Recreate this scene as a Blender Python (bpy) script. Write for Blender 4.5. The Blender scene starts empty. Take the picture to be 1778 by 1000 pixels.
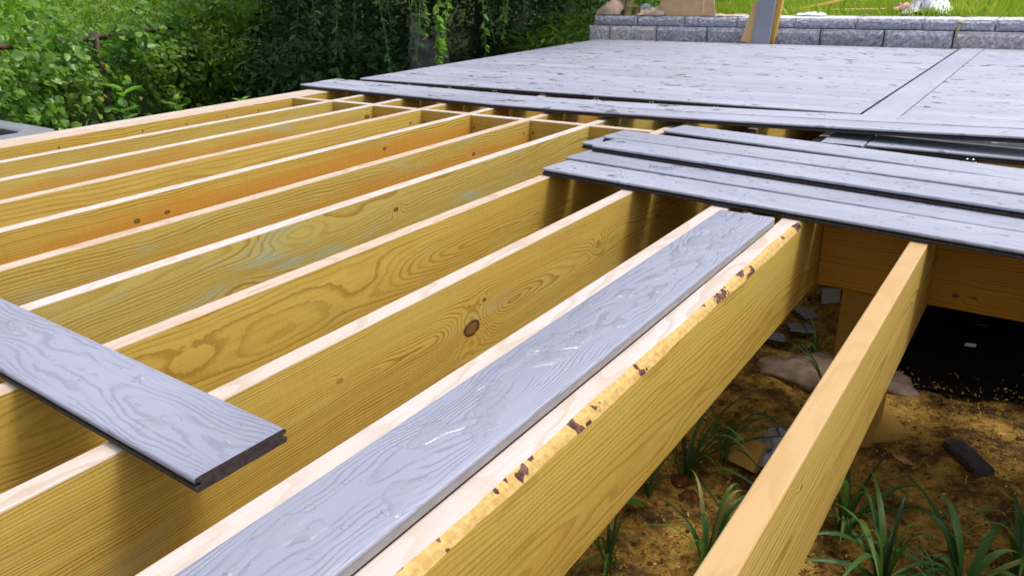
import bpy, math, random
import numpy as np
from mathutils import Vector, Matrix, Euler

random.seed(7)
RNG = np.random.default_rng(11)
S = bpy.context.scene
COL = S.collection

# ------------------------------------------------------------------ camera
CAM_H = 0.5724
YAW, PITCH, ROLL = -0.612811, -0.381983, -0.025207
cam = bpy.data.cameras.new('camera'); camo = bpy.data.objects.new('camera', cam); COL.objects.link(camo)
_F = Vector((math.sin(YAW)*math.cos(PITCH), math.cos(YAW)*math.cos(PITCH), math.sin(PITCH)))
_R = Vector((math.cos(YAW), -math.sin(YAW), 0)); _U = _R.cross(_F)
_R2 = _R*math.cos(ROLL)+_U*math.sin(ROLL); _U2 = -_R*math.sin(ROLL)+_U*math.cos(ROLL)
_M = Matrix((_R2, _U2, -_F)).transposed().to_4x4(); _M.translation = (0, 0, CAM_H)
camo.matrix_world = _M
cam.sensor_width = 36.0; cam.lens = 36.0*1354.24/1778.0
cam.clip_start = 0.02; cam.clip_end = 600
cam.dof.use_dof = True; cam.dof.focus_distance = 1.45; cam.dof.aperture_fstop = 13
S.camera = camo

# ------------------------------------------------------------------ world, sun, exposure
SUN_EL, SUN_AZ = math.radians(66), math.radians(52)      # azimuth measured from +Y towards +X
w = bpy.data.worlds.new('World'); S.world = w; w.use_nodes = True
nt = w.node_tree; nt.nodes.clear()
sky = nt.nodes.new('ShaderNodeTexSky'); sky.sky_type = 'NISHITA'; sky.sun_disc = False
sky.sun_elevation = SUN_EL; sky.sun_rotation = SUN_AZ; sky.air_density = 1.0; sky.dust_density = 4.0; sky.ozone_density = 1.0
hs = nt.nodes.new('ShaderNodeHueSaturation'); hs.inputs['Saturation'].default_value = 0.52; hs.inputs['Value'].default_value = 1.0
bg = nt.nodes.new('ShaderNodeBackground'); bg.inputs['Strength'].default_value = 0.15
wo = nt.nodes.new('ShaderNodeOutputWorld')
nt.links.new(sky.outputs[0], hs.inputs['Color']); nt.links.new(hs.outputs[0], bg.inputs[0]); nt.links.new(bg.outputs[0], wo.inputs[0])
sl = bpy.data.lights.new('sun', 'SUN'); sl.energy = 1.35; sl.angle = math.radians(16); sl.color = (1.0, 0.97, 0.92)
so = bpy.data.objects.new('sun', sl); COL.objects.link(so)
sd = Vector((math.sin(SUN_AZ)*math.cos(SUN_EL), math.cos(SUN_AZ)*math.cos(SUN_EL), math.sin(SUN_EL)))
so.rotation_euler = sd.to_track_quat('Z', 'Y').to_euler(); so.location = (3, 3, 12)
S.view_settings.view_transform = 'Standard'; S.view_settings.look = 'None'
S.view_settings.exposure = 0.66; S.view_settings.gamma = 1.0; S.view_settings.use_curve_mapping = False
S.render.engine = 'CYCLES'
S.cycles.use_denoising = True
S.cycles.max_bounces = 8; S.cycles.diffuse_bounces = 4; S.cycles.glossy_bounces = 4
S.cycles.transparent_max_bounces = 8; S.cycles.caustics_reflective = False; S.cycles.caustics_refractive = False

# ------------------------------------------------------------------ helpers
def link(o, parent=None):
    COL.objects.link(o)
    if parent: o.parent = parent
    return o
def tag(o, label=None, cat=None, group=None, kind=None):
    if label: o['label'] = label
    if cat: o['category'] = cat
    if group: o['group'] = group
    if kind: o['kind'] = kind
    return o
def empty(name, loc=(0, 0, 0), rz=0.0, label=None, cat=None, group=None, parent=None):
    o = bpy.data.objects.new(name, None); o.location = loc; o.rotation_euler = (0, 0, rz)
    o.empty_display_size = 0.1
    link(o, parent); tag(o, label, cat, group); return o
def mesh(name, V, F, mats, parent=None, loc=(0, 0, 0), rot=(0, 0, 0), midx=None, smooth=False):
    me = bpy.data.meshes.new(name); me.from_pydata([tuple(v) for v in V], [], [tuple(int(i) for i in f) for f in F])
    if not isinstance(mats, (list, tuple)): mats = [mats]
    for m in mats: me.materials.append(m)
    if midx is not None: me.polygons.foreach_set('material_index', np.asarray(midx, dtype=np.int32))
    if smooth: me.polygons.foreach_set('use_smooth', np.ones(len(me.polygons), dtype=bool))
    me.update()
    o = bpy.data.objects.new(name, me); o.location = loc; o.rotation_euler = rot
    return link(o, parent)
def quadmesh(name, V, Q, mats, parent=None, face_rnd=None, smooth=False, midx=None, loc=(0, 0, 0)):
    """fast path: V (n,3) array, Q (m,k) array of equal-size faces"""
    V = np.asarray(V, dtype=np.float32); Q = np.asarray(Q, dtype=np.int32); m, k = Q.shape
    me = bpy.data.meshes.new(name)
    me.vertices.add(len(V)); me.vertices.foreach_set('co', V.ravel())
    me.loops.add(m*k); me.loops.foreach_set('vertex_index', Q.ravel())
    me.polygons.add(m); me.polygons.foreach_set('loop_start', np.arange(0, m*k, k, dtype=np.int32))
    if not isinstance(mats, (list, tuple)): mats = [mats]
    for mm in mats: me.materials.append(mm)
    if midx is not None: me.polygons.foreach_set('material_index', np.asarray(midx, dtype=np.int32))
    if smooth: me.polygons.foreach_set('use_smooth', np.ones(m, dtype=bool))
    me.update(calc_edges=True)
    if face_rnd is not None:
        a = me.attributes.new('rnd', 'FLOAT', 'FACE'); a.data.foreach_set('value', np.asarray(face_rnd, dtype=np.float32))
    o = bpy.data.objects.new(name, me); o.location = loc
    return link(o, parent)
def box_vf(x0, x1, y0, y1, z0, z1):
    V = [(x0, y0, z0), (x1, y0, z0), (x1, y1, z0), (x0, y1, z0), (x0, y0, z1), (x1, y0, z1), (x1, y1, z1), (x0, y1, z1)]
    return V, [(0, 3, 2, 1), (4, 5, 6, 7), (0, 1, 5, 4), (1, 2, 6, 5), (2, 3, 7, 6), (3, 0, 4, 7)]
def extrude(sec, ys, axis='y', end=True):
    """section: list of (a,b) CCW; ys: stations; returns V,F,seg index per face (-1 for ends)"""
    n = len(sec); V = []; F = []; I = []
    for s in ys:
        for a, b in sec: V.append((a, s, b) if axis == 'y' else (s, a, b))
    for k in range(len(ys)-1):
        for i in range(n):
            j = (i+1) % n
            f = (k*n+i, k*n+j, (k+1)*n+j, (k+1)*n+i)
            F.append(f if axis != 'y' else f[::-1]); I.append(i)
    if end:
        a = list(range(n)); b = [(len(ys)-1)*n+i for i in range(n)]
        if axis == 'y': F.append(tuple(a)); F.append(tuple(b[::-1]))
        else: F.append(tuple(a[::-1])); F.append(tuple(b))
        I += [-1, -1]
    return V, F, I
def tube(pts, rad, n=6):
    """tapered tube through points; rad scalar or list"""
    pts = [Vector(p) for p in pts]; m = len(pts)
    if not hasattr(rad, '__len__'): rad = [rad]*m
    V = []; F = []
    for i, p in enumerate(pts):
        d = (pts[min(i+1, m-1)]-pts[max(i-1, 0)]).normalized()
        a = d.cross(Vector((0.3, 0.2, 1))); a = a.normalized() if a.length > 1e-4 else Vector((1, 0, 0)); b = d.cross(a)
        for k in range(n):
            t = 2*math.pi*k/n; V.append(tuple(p+(a*math.cos(t)+b*math.sin(t))*rad[i]))
    for i in range(m-1):
        for k in range(n):
            F.append((i*n+k, i*n+(k+1) % n, (i+1)*n+(k+1) % n, (i+1)*n+k))
    F.append(tuple(range(n))[::-1]); F.append(tuple((m-1)*n+k for k in range(n)))
    return V, F
def lathe(prof, n=24, axis_pts=None):
    V = []; F = []
    for r, z in prof:
        for k in range(n):
            t = 2*math.pi*k/n; V.append((r*math.cos(t), r*math.sin(t), z))
    for i in range(len(prof)-1):
        for k in range(n):
            F.append((i*n+k, i*n+(k+1) % n, (i+1)*n+(k+1) % n, (i+1)*n+k))
    return V, F
def merge(parts):
    V = []; F = []
    for v, f in parts:
        o = len(V); V += list(v); F += [tuple(i+o for i in ff) for ff in f]
    return V, F

# ------------------------------------------------------------------ material node helpers
class NT:
    def __init__(self, name):
        self.m = bpy.data.materials.new(name); self.m.use_nodes = True; self.t = self.m.node_tree; self.t.nodes.clear()
        self.out = self.t.nodes.new('ShaderNodeOutputMaterial')
    def node(self, typ, **kw):
        n = self.t.nodes.new(typ)
        for k, v in kw.items(): setattr(n, k, v)
        return n
    def put(self, sock, v):
        if v is None: return
        if isinstance(v, bpy.types.NodeSocket): self.t.links.new(v, sock)
        else: sock.default_value = v
    def math(self, op, a, b=None, c=None, clamp=False):
        n = self.node('ShaderNodeMath', operation=op, use_clamp=clamp)
        self.put(n.inputs[0], a); self.put(n.inputs[1], b); self.put(n.inputs[2], c); return n.outputs[0]
    def vmath(self, op, a, b=None):
        n = self.node('ShaderNodeVectorMath', operation=op); self.put(n.inputs[0], a); self.put(n.inputs[1], b); return n.outputs[0]
    def comb(self, x, y, z):
        n = self.node('ShaderNodeCombineXYZ'); self.put(n.inputs[0], x); self.put(n.inputs[1], y); self.put(n.inputs[2], z); return n.outputs[0]
    def sep(self, v):
        n = self.node('ShaderNodeSeparateXYZ'); self.put(n.inputs[0], v); return n.outputs
    def noise(self, vec, scale=1.0, detail=2.0, rough=0.5, col=False, dist=0.0):
        n = self.node('ShaderNodeTexNoise'); self.put(n.inputs['Vector'], vec); n.inputs['Scale'].default_value = scale
        n.inputs['Detail'].default_value = detail; n.inputs['Roughness'].default_value = rough; n.inputs['Distortion'].default_value = dist
        return n.outputs[1 if col else 0]
    def voro(self, vec, scale=1.0, feature='F1', out=0, rnd=1.0):
        n = self.node('ShaderNodeTexVoronoi', feature=feature); self.put(n.inputs['Vector'], vec); n.inputs['Scale'].default_value = scale
        n.inputs['Randomness'].default_value = rnd
        return n.outputs[out]
    def ss(self, v, a, b, lo=0.0, hi=1.0):
        n = self.node('ShaderNodeMapRange', interpolation_type='SMOOTHSTEP'); self.put(n.inputs[0], v)
        self.put(n.inputs[1], a); self.put(n.inputs[2], b); self.put(n.inputs[3], lo); self.put(n.inputs[4], hi); return n.outputs[0]
    def mix(self, f, a, b, blend='MIX'):
        n = self.node('ShaderNodeMix', data_type='RGBA', blend_type=blend); self.put(n.inputs[0], f)
        self.put(n.inputs[6], (*a, 1) if isinstance(a, tuple) and len(a) == 3 else a)
        self.put(n.inputs[7], (*b, 1) if isinstance(b, tuple) and len(b) == 3 else b); return n.outputs[2]
    def ramp(self, f, stops):
        n = self.node('ShaderNodeValToRGB'); self.put(n.inputs[0], f); e = n.color_ramp.elements
        while len(e) < len(stops): e.new(0.5)
        for k, (p, c) in enumerate(stops): e[k].position = p; e[k].color = (*c, 1)
        return n.outputs[0]
    def bump(self, h, strength=0.3, dist=0.001, normal=None):
        n = self.node('ShaderNodeBump'); n.inputs['Strength'].default_value = strength; n.inputs['Distance'].default_value = dist
        self.put(n.inputs['Height'], h); self.put(n.inputs['Normal'], normal); return n.outputs[0]
    def obj(self): return self.node('ShaderNodeTexCoord').outputs['Object']
    def rand(self): return self.node('ShaderNodeObjectInfo').outputs['Random']
    def attr(self, name):
        n = self.node('ShaderNodeAttribute'); n.attribute_name = name; return n.outputs['Fac']
    def principled(self, base, rough=0.6, normal=None, spec=0.5, **kw):
        n = self.node('ShaderNodeBsdfPrincipled')
        self.put(n.inputs['Base Color'], (*base, 1) if isinstance(base, tuple) and len(base) == 3 else base)
        self.put(n.inputs['Roughness'], rough); self.put(n.inputs['Normal'], normal); self.put(n.inputs['Specular IOR Level'], spec)
        for k, v in kw.items(): self.put(n.inputs[k.replace('_', ' ')], v)
        return n.outputs[0]
    def done(self, sh):
        self.t.links.new(sh, self.out.inputs['Surface']); return self.m

def plain(name, c, rough=0.6, spec=0.5, var=0.15, scale=30, bump=0.0, metallic=0.0):
    n = NT(name); o = n.obj(); f = n.noise(o, scale, 4)
    c2 = tuple(x*(1-var) for x in c); c3 = tuple(min(1, x*(1+var)) for x in c)
    nm = n.bump(f, bump, 0.003) if bump else None
    return n.done(n.principled(n.mix(n.ss(f, .3, .7), c2, c3), rough, nm, spec, Metallic=metallic))

def wood(name, early, late, seed=0.0, px=-0.03, pz=-0.11, tx=0.01, tz=0.01, sp=0.0065, knots=(), orange=0.0, ozc=-0.17, green=0.35, line=1.15, warp=0.03, rough=0.55, axis='y', streak=0.5, stain=0.0):
    """solid timber: growth rings round a pith axis that runs nearly along the member, knots, fibre, preservative tints"""
    n = NT(name); o = n.obj(); s = n.sep(o)
    x, y, z = (s[0], s[1], s[2]) if axis == 'y' else (s[1], s[0], s[2])
    low = n.noise(n.comb(n.math('MULTIPLY_ADD', x, 5, seed), n.math('MULTIPLY_ADD', y, 1.3, seed*1.7), n.math('MULTIPLY_ADD', z, 5, 3.1)), 1.0, 3, .5, col=True)
    ls = n.sep(low)
    u = n.math('ADD', n.math('MULTIPLY_ADD', y, tx, n.math('SUBTRACT', x, px)), n.math('MULTIPLY', n.math('SUBTRACT', ls[0], .5), warp*2.2))
    v = n.math('ADD', n.math('MULTIPLY_ADD', y, tz, n.math('SUBTRACT', z, pz)), n.math('MULTIPLY', n.math('SUBTRACT', ls[1], .5), warp*2.2))
    r = n.math('SQRT', n.math('ADD', n.math('MULTIPLY', u, u), n.math('MULTIPLY', v, v)))
    core = None; halo = None
    for ky, kz, kr, kc in knots:
        dy = n.math('MULTIPLY', n.math('SUBTRACT', y, ky), .62 if kc > 0 else .26); dz = n.math('SUBTRACT', z, kz)
        d = n.math('SQRT', n.math('ADD', n.math('MULTIPLY', dy, dy), n.math('MULTIPLY', dz, dz)))
        d = n.math('ADD', d, n.math('MULTIPLY', n.math('SUBTRACT', n.noise(o, 60, 2), .5), kr*.35))
        g = n.math('POWER', 2.718, n.math('MULTIPLY', n.math('MULTIPLY', d, d), -1/(2.3*kr)**2))
        r = n.math('MULTIPLY_ADD', g, kr*(2.6 if kc > 0 else 1.7), r)
        c1 = n.ss(d, kr*.75, kr*.95, kc, 0); rim = n.math('MULTIPLY', n.ss(d, kr*.45, kr*.8), c1)
        core = c1 if core is None else n.math('MAXIMUM', core, c1)
        halo = rim if halo is None else n.math('MAXIMUM', halo, rim)
    r = n.math('MULTIPLY_ADD', n.noise(n.comb(n.math('MULTIPLY', x, 30), n.math('MULTIPLY', y, 7), n.math('MULTIPLY', z, 30)), 1.0, 3), .004, r)
    rr = n.math('MULTIPLY', r, 1/sp)
    fr = n.math('FRACT', rr); idx = n.math('FLOOR', rr)
    wn = n.node('ShaderNodeTexWhiteNoise', noise_dimensions='1D'); n.put(wn.inputs['W'], n.math('ADD', idx, seed)); rv = wn.outputs[0]
    lt = n.math('MULTIPLY', n.ss(fr, .42, .88), n.ss(fr, .90, 1.0, 1, 0))
    lt = n.math('MULTIPLY', lt, n.math('MULTIPLY_ADD', rv, .75, .4))
    fib = n.noise(n.comb(n.math('MULTIPLY', x, 330), n.math('MULTIPLY_ADD', y, 5, seed), n.math('MULTIPLY', z, 330)), 1.0, 3)
    saw = n.noise(n.comb(n.math('MULTIPLY', x, 3), n.math('MULTIPLY_ADD', y, 190, seed), n.math('MULTIPLY', z, 9)), 1.0, 2)
    bl = n.noise(n.comb(n.math('MULTIPLY', x, 6), n.math('MULTIPLY_ADD', y, 2.2, seed*2+5), n.math('MULTIPLY', z, 9)), 1.0, 4, .6)
    c = n.mix(n.math('MULTIPLY', lt, line, clamp=True), early, late)
    c = n.mix(n.ss(bl, .35, .7, 0, .28), c, tuple(a*b for a, b in zip(late, (1.25, 1.15, 1.0))))
    if green > 0:
        gb = n.noise(n.comb(n.math('MULTIPLY', x, 8), n.math('MULTIPLY_ADD', y, 3.4, seed*3+9), n.math('MULTIPLY', z, 15)), 1.0, 5, .65)
        c = n.mix(n.ss(gb, .52, .80, 0, green), c, (early[0]*.62, early[1]*1.08, early[2]*3.0))
    if orange > 0:
        ob = n.math('ADD', z, n.math('MULTIPLY', n.math('SUBTRACT', ls[2], .5), .26))
        c = n.mix(n.math('MULTIPLY', n.ss(ob, ozc-.02, ozc+.03, 1, 0), orange), c, (.60, .25, .035))
    if stain > 0:
        sb = n.noise(n.comb(n.math('MULTIPLY', x, 6), n.math('MULTIPLY_ADD', y, 4.0, seed+2), n.math('MULTIPLY', z, 22)), 1.0, 4)
        c = n.mix(n.ss(sb, .60, .64, 0, stain), c, late)
    c = n.mix(n.math('MULTIPLY', n.ss(fib, .35, .75), streak*.5), c, tuple(a*.72 for a in late))
    c = n.mix(n.ss(saw, .42, .62, .0, .06), c, tuple(min(.9, a*1.3) for a in early))
    if core is not None:
        c = n.mix(core, c, n.mix(halo, (.23, .11, .03), (.06, .024, .009)))
    h = n.math('ADD', n.math('MULTIPLY', lt, -.5), n.math('ADD', n.math('MULTIPLY', fib, .5), n.math('MULTIPLY', saw, .4)))
    return n.done(n.principled(c, rough, n.bump(h, .40, .0012), .22))

def composite(name, base=(.276, .288, .368), puddle=0.5, pscale=11.0, emboss=1.0, rough=.40):
    """grey capped decking, embossed with wide cathedral grain, wet: thin puddle films lie flat and mirror-smooth"""
    n = NT(name); o = n.obj(); s = n.sep(o); rd = n.rand()
    sx = n.math('MULTIPLY_ADD', rd, 41.0, s[0]); sy = n.math('MULTIPLY_ADD', rd, 0.0, s[1])
    so_ = n.math('MULTIPLY', rd, 23.7)
    low = n.sep(n.noise(n.comb(n.math('MULTIPLY', sx, 2.6), n.math('MULTIPLY', sy, 7), so_), 1.0, 2.5, .5, col=True))
    u = n.math('ADD', n.math('MULTIPLY', sy, 1.0), n.math('MULTIPLY', n.math('SUBTRACT', low[0], .5), .10))
    v = n.math('ADD', n.math('MULTIPLY', n.math('SINE', n.math('MULTIPLY', sx, 2.3)), .05), n.math('MULTIPLY', n.math('SUBTRACT', low[1], .5), .10))
    r = n.math('SQRT', n.math('ADD', n.math('MULTIPLY', u, u), n.math('ADD', n.math('MULTIPLY', v, v), .0003)))
    r = n.math('MULTIPLY_ADD', n.noise(n.comb(n.math('MULTIPLY', sx, 22), n.math('MULTIPLY', sy, 60), so_), 1.0, 3), .006, r)
    fr = n.math('FRACT', n.math('MULTIPLY', r, 1/.0066))
    ln = n.math('MULTIPLY', n.ss(fr, .45, .78), n.ss(fr, .84, 1.0, 1, 0))
    brk = n.ss(n.noise(n.comb(n.math('MULTIPLY', sx, 9), n.math('MULTIPLY', sy, 40), so_), 1.0, 3), .35, .60)
    ln = n.math('MULTIPLY', ln, n.math('MULTIPLY_ADD', brk, .85, .15))
    fib = n.noise(n.comb(n.math('MULTIPLY', sx, 14), n.math('MULTIPLY', sy, 420), so_), 1.0, 3)
    pn = n.noise(n.comb(n.math('MULTIPLY', sx, .62), sy, so_), pscale, 3.5, .55)
    pm = n.ss(pn, .668-.08*puddle, .682-.08*puddle) if puddle > 0 else 0.0
    tone = n.noise(n.comb(n.math('MULTIPLY', sx, 1.4), n.math('MULTIPLY', sy, 6), so_), 1.0, 3)
    hv = n.math('MULTIPLY_ADD', rd, .07, .965)
    c = n.mix(n.ss(tone, .3, .7), tuple(a*.90 for a in base), tuple(a*1.08 for a in base))
    c = n.mix(n.math('MULTIPLY', ln, .42*emboss), c, tuple(a*.50 for a in base))
    c = n.mix(n.ss(fib, .5, .75, 0, .12), c, tuple(a*.62 for a in base))
    c = n.mix(1.0, c, n.comb(hv, hv, hv), 'MULTIPLY')
    dry = n.math('SUBTRACT', 1.0, pm) if puddle > 0 else 1.0
    if puddle > 0: c = n.mix(pm, c, tuple(a*.62 for a in base))
    h = n.math('MULTIPLY', n.math('ADD', n.math('MULTIPLY', ln, -1.0*emboss), n.math('MULTIPLY', fib, .35)), dry)
    rg = n.math('MULTIPLY_ADD', n.ss(tone, .3, .75), .12, rough-.06)
    if puddle > 0: rg = n.math('ADD', n.math('MULTIPLY', rg, dry), n.math('MULTIPLY', pm, .03))
    return n.done(n.principled(c, rg, n.bump(h, .6, .0010), .6))

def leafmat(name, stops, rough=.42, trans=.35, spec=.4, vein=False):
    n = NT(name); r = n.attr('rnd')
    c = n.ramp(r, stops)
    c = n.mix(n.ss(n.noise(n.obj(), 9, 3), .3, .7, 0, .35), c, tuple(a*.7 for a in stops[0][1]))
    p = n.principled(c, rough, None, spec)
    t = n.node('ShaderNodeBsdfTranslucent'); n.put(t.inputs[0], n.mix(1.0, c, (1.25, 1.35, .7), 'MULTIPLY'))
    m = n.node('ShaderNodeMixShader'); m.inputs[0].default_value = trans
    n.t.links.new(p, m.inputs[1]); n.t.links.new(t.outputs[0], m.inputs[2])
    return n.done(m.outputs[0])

def watermat():
    n = NT('water_film')
    fr = n.node('ShaderNodeFresnel'); fr.inputs['IOR'].default_value = 1.36
    tr = n.node('ShaderNodeBsdfTransparent'); tr.inputs[0].default_value = (.97, .97, .975, 1)
    gl = n.node('ShaderNodeBsdfGlossy'); gl.inputs['Roughness'].default_value = .11
    ge = n.node('ShaderNodeNewGeometry'); m = n.node('ShaderNodeMixShader'); n.put(m.inputs[0], n.math('MULTIPLY', fr.outputs[0], n.math('SUBTRACT', 1.0, ge.outputs['Backfacing']))); n.t.links.new(tr.outputs[0], m.inputs[1]); n.t.links.new(gl.outputs[0], m.inputs[2])
    bd = n.node('ShaderNodeBsdfDiffuse'); bd.inputs[0].default_value = (.44, .455, .555, 1); m2 = n.node('ShaderNodeMixShader'); m2.inputs[0].default_value = .38
    n.t.links.new(tr.outputs[0], m2.inputs[1]); n.t.links.new(bd.outputs[0], m2.inputs[2]); n.t.links.new(m2.outputs[0], m.inputs[1])
    return n.done(m.outputs[0])

# ------------------------------------------------------------------ shared materials
EDGE = [((.54, .435, .355), (.42, .30, .205)), ((.565, .51, .485), (.45, .36, .29)), ((.56, .475, .42), (.42, .32, .235))]
SIDE_E, SIDE_L = (.625, .432, .088), (.33, .180, .022)
m_core = plain('composite_core', (.050, .038, .038), .7, .3, .3, 120, .2)
m_capw = composite('composite_cap_wet', (.335, .348, .432), puddle=.08, pscale=17, rough=.44)
m_capd = composite('composite_cap_deck', (.365, .375, .46), puddle=.56, pscale=16, emboss=.6, rough=.46)
m_capn = composite('composite_cap_plain', puddle=0.0); m_capv = composite('composite_cap_divider', (.36, .37, .455), puddle=0.0)
m_taupe = plain('composite_edge', (.26, .245, .25), .45, .5, .12, 40)
m_water = watermat()
m_nail = plain('nail_steel', (.06, .045, .04), .5, .5, .3, 200)
m_black = plain('black_plastic', (.015, .015, .016), .4)
m_steel = plain('bright_steel', (.6, .6, .62), .25, metallic=1.0)
m_bark = plain('bark', (.06, .052, .045), .85, .2, .45, 25, .8)
m_stem = plain('green_stem', (.16, .20, .05), .6, .3, .3, 30)

# =================================================================== THE SETTING
GZ = -0.72
def ground_mat():
    n = NT('sawdust_soil'); o = n.obj(); s = n.sep(o)
    f1 = n.noise(o, 2.2, 5, .6); f2 = n.noise(o, 38, 6, .7); f3 = n.voro(o, 150, 'F1', 0); f4 = n.noise(o, 9, 5, .65)
    saw = n.ramp(f2, [(.28, (.10, .048, .012)), (.45, (.36, .21, .045)), (.60, (.52, .33, .08)), (.8, (.62, .44, .15))])
    soil = n.ramp(f2, [(.3, (.035, .020, .010)), (.7, (.13, .075, .035))])
    c = n.mix(n.ss(f4, .36, .62), soil, saw)
    c = n.mix(n.ss(f3, .0, .35, .45, 0), c, (.50, .31, .07))
    far = n.math('SQRT', n.math('ADD', n.math('POWER', n.math('ADD', s[0], 1.2), 2), n.math('POWER', n.math('SUBTRACT', s[1], 2.6), 2)))
    veg = n.ramp(f2, [(.3, (.018, .018, .008)), (.7, (.04, .055, .014))])
    c = n.mix(n.ss(n.math('MULTIPLY_ADD', f1, 1.2, far), 2.9, 4.0), c, veg)
    h = n.math('ADD', n.math('MULTIPLY', f2, 1.0), n.math('MULTIPLY', f3, .6))
    return n.done(n.principled(c, .92, n.bump(h, 1.0, .008), .03))
# one terrain sheet to the horizon: dense near the deck, coarse away from it
def ground():
    xs = np.concatenate([[-300, -120, -50, -25, -14], np.arange(-10, -1.5, .5), np.arange(-1.5, 1.6, .045), [2, 3, 5, 9, 20, 60, 300]])
    ys = np.concatenate([[-300, -100, -30, -10, -4, -1], np.arange(0, .8, .4), np.arange(.8, 3.6, .045), np.arange(3.7, 7.5, .5), [8, 9, 10, 12, 15, 25, 60, 150, 300]])
    X, Y = np.meshgrid(xs, ys, indexing='ij')
    Z = GZ + .022*np.sin(X*5.1+Y*2.3)*np.cos(Y*4.3-X*1.9) + .008*np.sin(X*23+Y*9)*np.cos(Y*27) + RNG.normal(0, .0045, X.shape)
    d = np.hypot(X, Y); Z = np.where(d > 8, GZ - .02, Z)
    V = np.stack([X, Y, Z], -1).reshape(-1, 3); a, b = X.shape
    I = np.arange(a*b).reshape(a, b)
    Q = np.stack([I[:-1, :-1], I[1:, :-1], I[1:, 1:], I[:-1, 1:]], -1).reshape(-1, 4)
    o = quadmesh('ground', V, Q, ground_mat(), smooth=True); tag(o, 'brown sawdust strewn soil below and around the deck', kind='structure')
    return o
ground()
def gz(x, y):
    return GZ + .022*math.sin(x*5.1+y*2.3)*math.cos(y*4.3-x*1.9) + .008*math.sin(x*23+y*9)*math.cos(y*27)

# raised lawn terrace behind the retaining wall
def lawn_mat():
    n = NT('lawn_soil'); o = n.obj(); f = n.noise(o, 14, 5, .65)
    c = n.ramp(f, [(.3, (.06, .09, .015)), (.55, (.15, .24, .03)), (.75, (.27, .33, .05))])
    return n.done(n.principled(c, .95, n.bump(f, 1, .02), .1))
LX0, LX1, LY0, LY1, LZ = -3.55, 40.0, 6.78, 60.0, 0.185
xs = np.concatenate([np.linspace(LX0, 4.6, 40), [6, 9, 20, LX1]]); ys = np.concatenate([np.linspace(LY0, 9.5, 16), [11, 15, 25, LY1]])
X, Y = np.meshgrid(xs, ys, indexing='ij'); Z = LZ + .02*np.sin(X*2.1)*np.sin(Y*2.7) + RNG.normal(0, .006, X.shape)
Z[:, 0] = LZ - .01
V = np.stack([X, Y, Z], -1).reshape(-1, 3); a, b = X.shape; I = np.arange(a*b).reshape(a, b)
Q = np.stack([I[:-1, :-1], I[1:, :-1], I[1:, 1:], I[:-1, 1:]], -1).reshape(-1, 4)
rim = list(I[:, 0]) ; nb = len(V)
V2 = np.concatenate([V, V[I[0, :]]*[1, 1, 0]+[0, 0, -1.0], V[I[:, 0]]*[1, 1, 0]+[0, 0, -1.0]])
Qs = [[I[0, j], I[0, j+1], nb+j+1, nb+j] for j in range(b-1)] + [[I[i+1, 0], I[i, 0], nb+b+i, nb+b+i+1] for i in range(a-1)]
o = quadmesh('lawn', V2, np.concatenate([Q, np.array(Qs)]), lawn_mat()); tag(o, 'raised grassy terrace behind the stone block wall', kind='structure')

# =================================================================== RETAINING WALL
def stone_mat(name, base):
    n = NT(name); o = n.obj(); rd = n.rand()
    f1 = n.noise(o, 45, 6, .7); f2 = n.noise(o, 160, 3, .7); f3 = n.noise(o, 7, 3)
    c = n.ramp(f1, [(.30, tuple(a*.40 for a in base)), (.5, base), (.70, tuple(a*1.9 for a in base))])
    c = n.mix(n.ss(f2, .60, .70, 0, .6), c, tuple(min(.9, a*2.6) for a in base))
    c = n.mix(n.ss(f3, .45, .7, 0, .35), c, (base[0]*1.15, base[1]*.98, base[2]*.85))
    hv = n.math('MULTIPLY_ADD', rd, .3, .85)
    c = n.mix(1.0, c, n.comb(hv, hv, hv), 'MULTIPLY')
    return n.done(n.principled(c, .85, n.bump(n.math('ADD', f1, n.math('MULTIPLY', f2, .5)), .9, .006), .25))
m_stone = stone_mat('split_stone', (.40, .405, .475)); m_stone2 = stone_mat('split_stone_warm', (.46, .425, .44))
m_smooth = stone_mat('stone_top', (.56, .57, .63))
def split_block(name, x0, x1, yf, depth, z0, z1, mat, parent, seed, chamfer=.012):
    r = np.random.default_rng(seed); nx, nz = 22, 7
    V = []; F = []; MI = []
    for j in range(nz+1):
        for i in range(nx+1):
            u, v = i/nx, j/nz
            e = min(u*(x1-x0), (1-u)*(x1-x0), v*(z1-z0), (1-v)*(z1-z0))/.02
            bulge = min(1, e)
            V.append((x0+u*(x1-x0), yf - bulge*(.006+abs(r.normal(0, .0065))) + (1-bulge)*.004, z0+v*(z1-z0)))
    for j in range(nz):
        for i in range(nx):
            a = j*(nx+1)+i; F.append((a, a+1, a+nx+2, a+nx+1)); MI.append(0)
    k = len(V)
    # lip (smooth top ledge), back and sides
    V += [(x0+.002, yf+chamfer, z1+.003), (x1-.002, yf+chamfer, z1+.003), (x0, yf+depth, z1+.003), (x1, yf+depth, z1+.003), (x0, yf+depth, z0), (x1, yf+depth, z0)]
    top = [nz*(nx+1)+i for i in range(nx+1)]; bot = list(range(nx+1))
    F.append(tuple(top)+(k+1, k)); MI.append(1)
    F.append((k, k+1, k+3, k+2)); MI.append(1)
    F.append((k+4, k+2, k+3, k+5)[::-1]); MI.append(1)
    lf = [j*(nx+1) for j in range(nz+1)]; rt = [j*(nx+1)+nx for j in range(nz+1)]
    F.append(tuple(lf)+(k, k+2, k+4)); MI.append(1)
    F.append(tuple(rt[::-1])+(k+5, k+3, k+1)); MI.append(1)
    return mesh(name, V, F, [mat, m_smooth], parent, midx=MI)
wall = empty('retaining_wall', (-1.6, 6.6, GZ), label='low retaining wall of grey split-face blocks at the far end of the deck', cat='wall')
def wchild(o): o.location = Vector(o.location)-Vector(wall.location); return o
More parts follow.
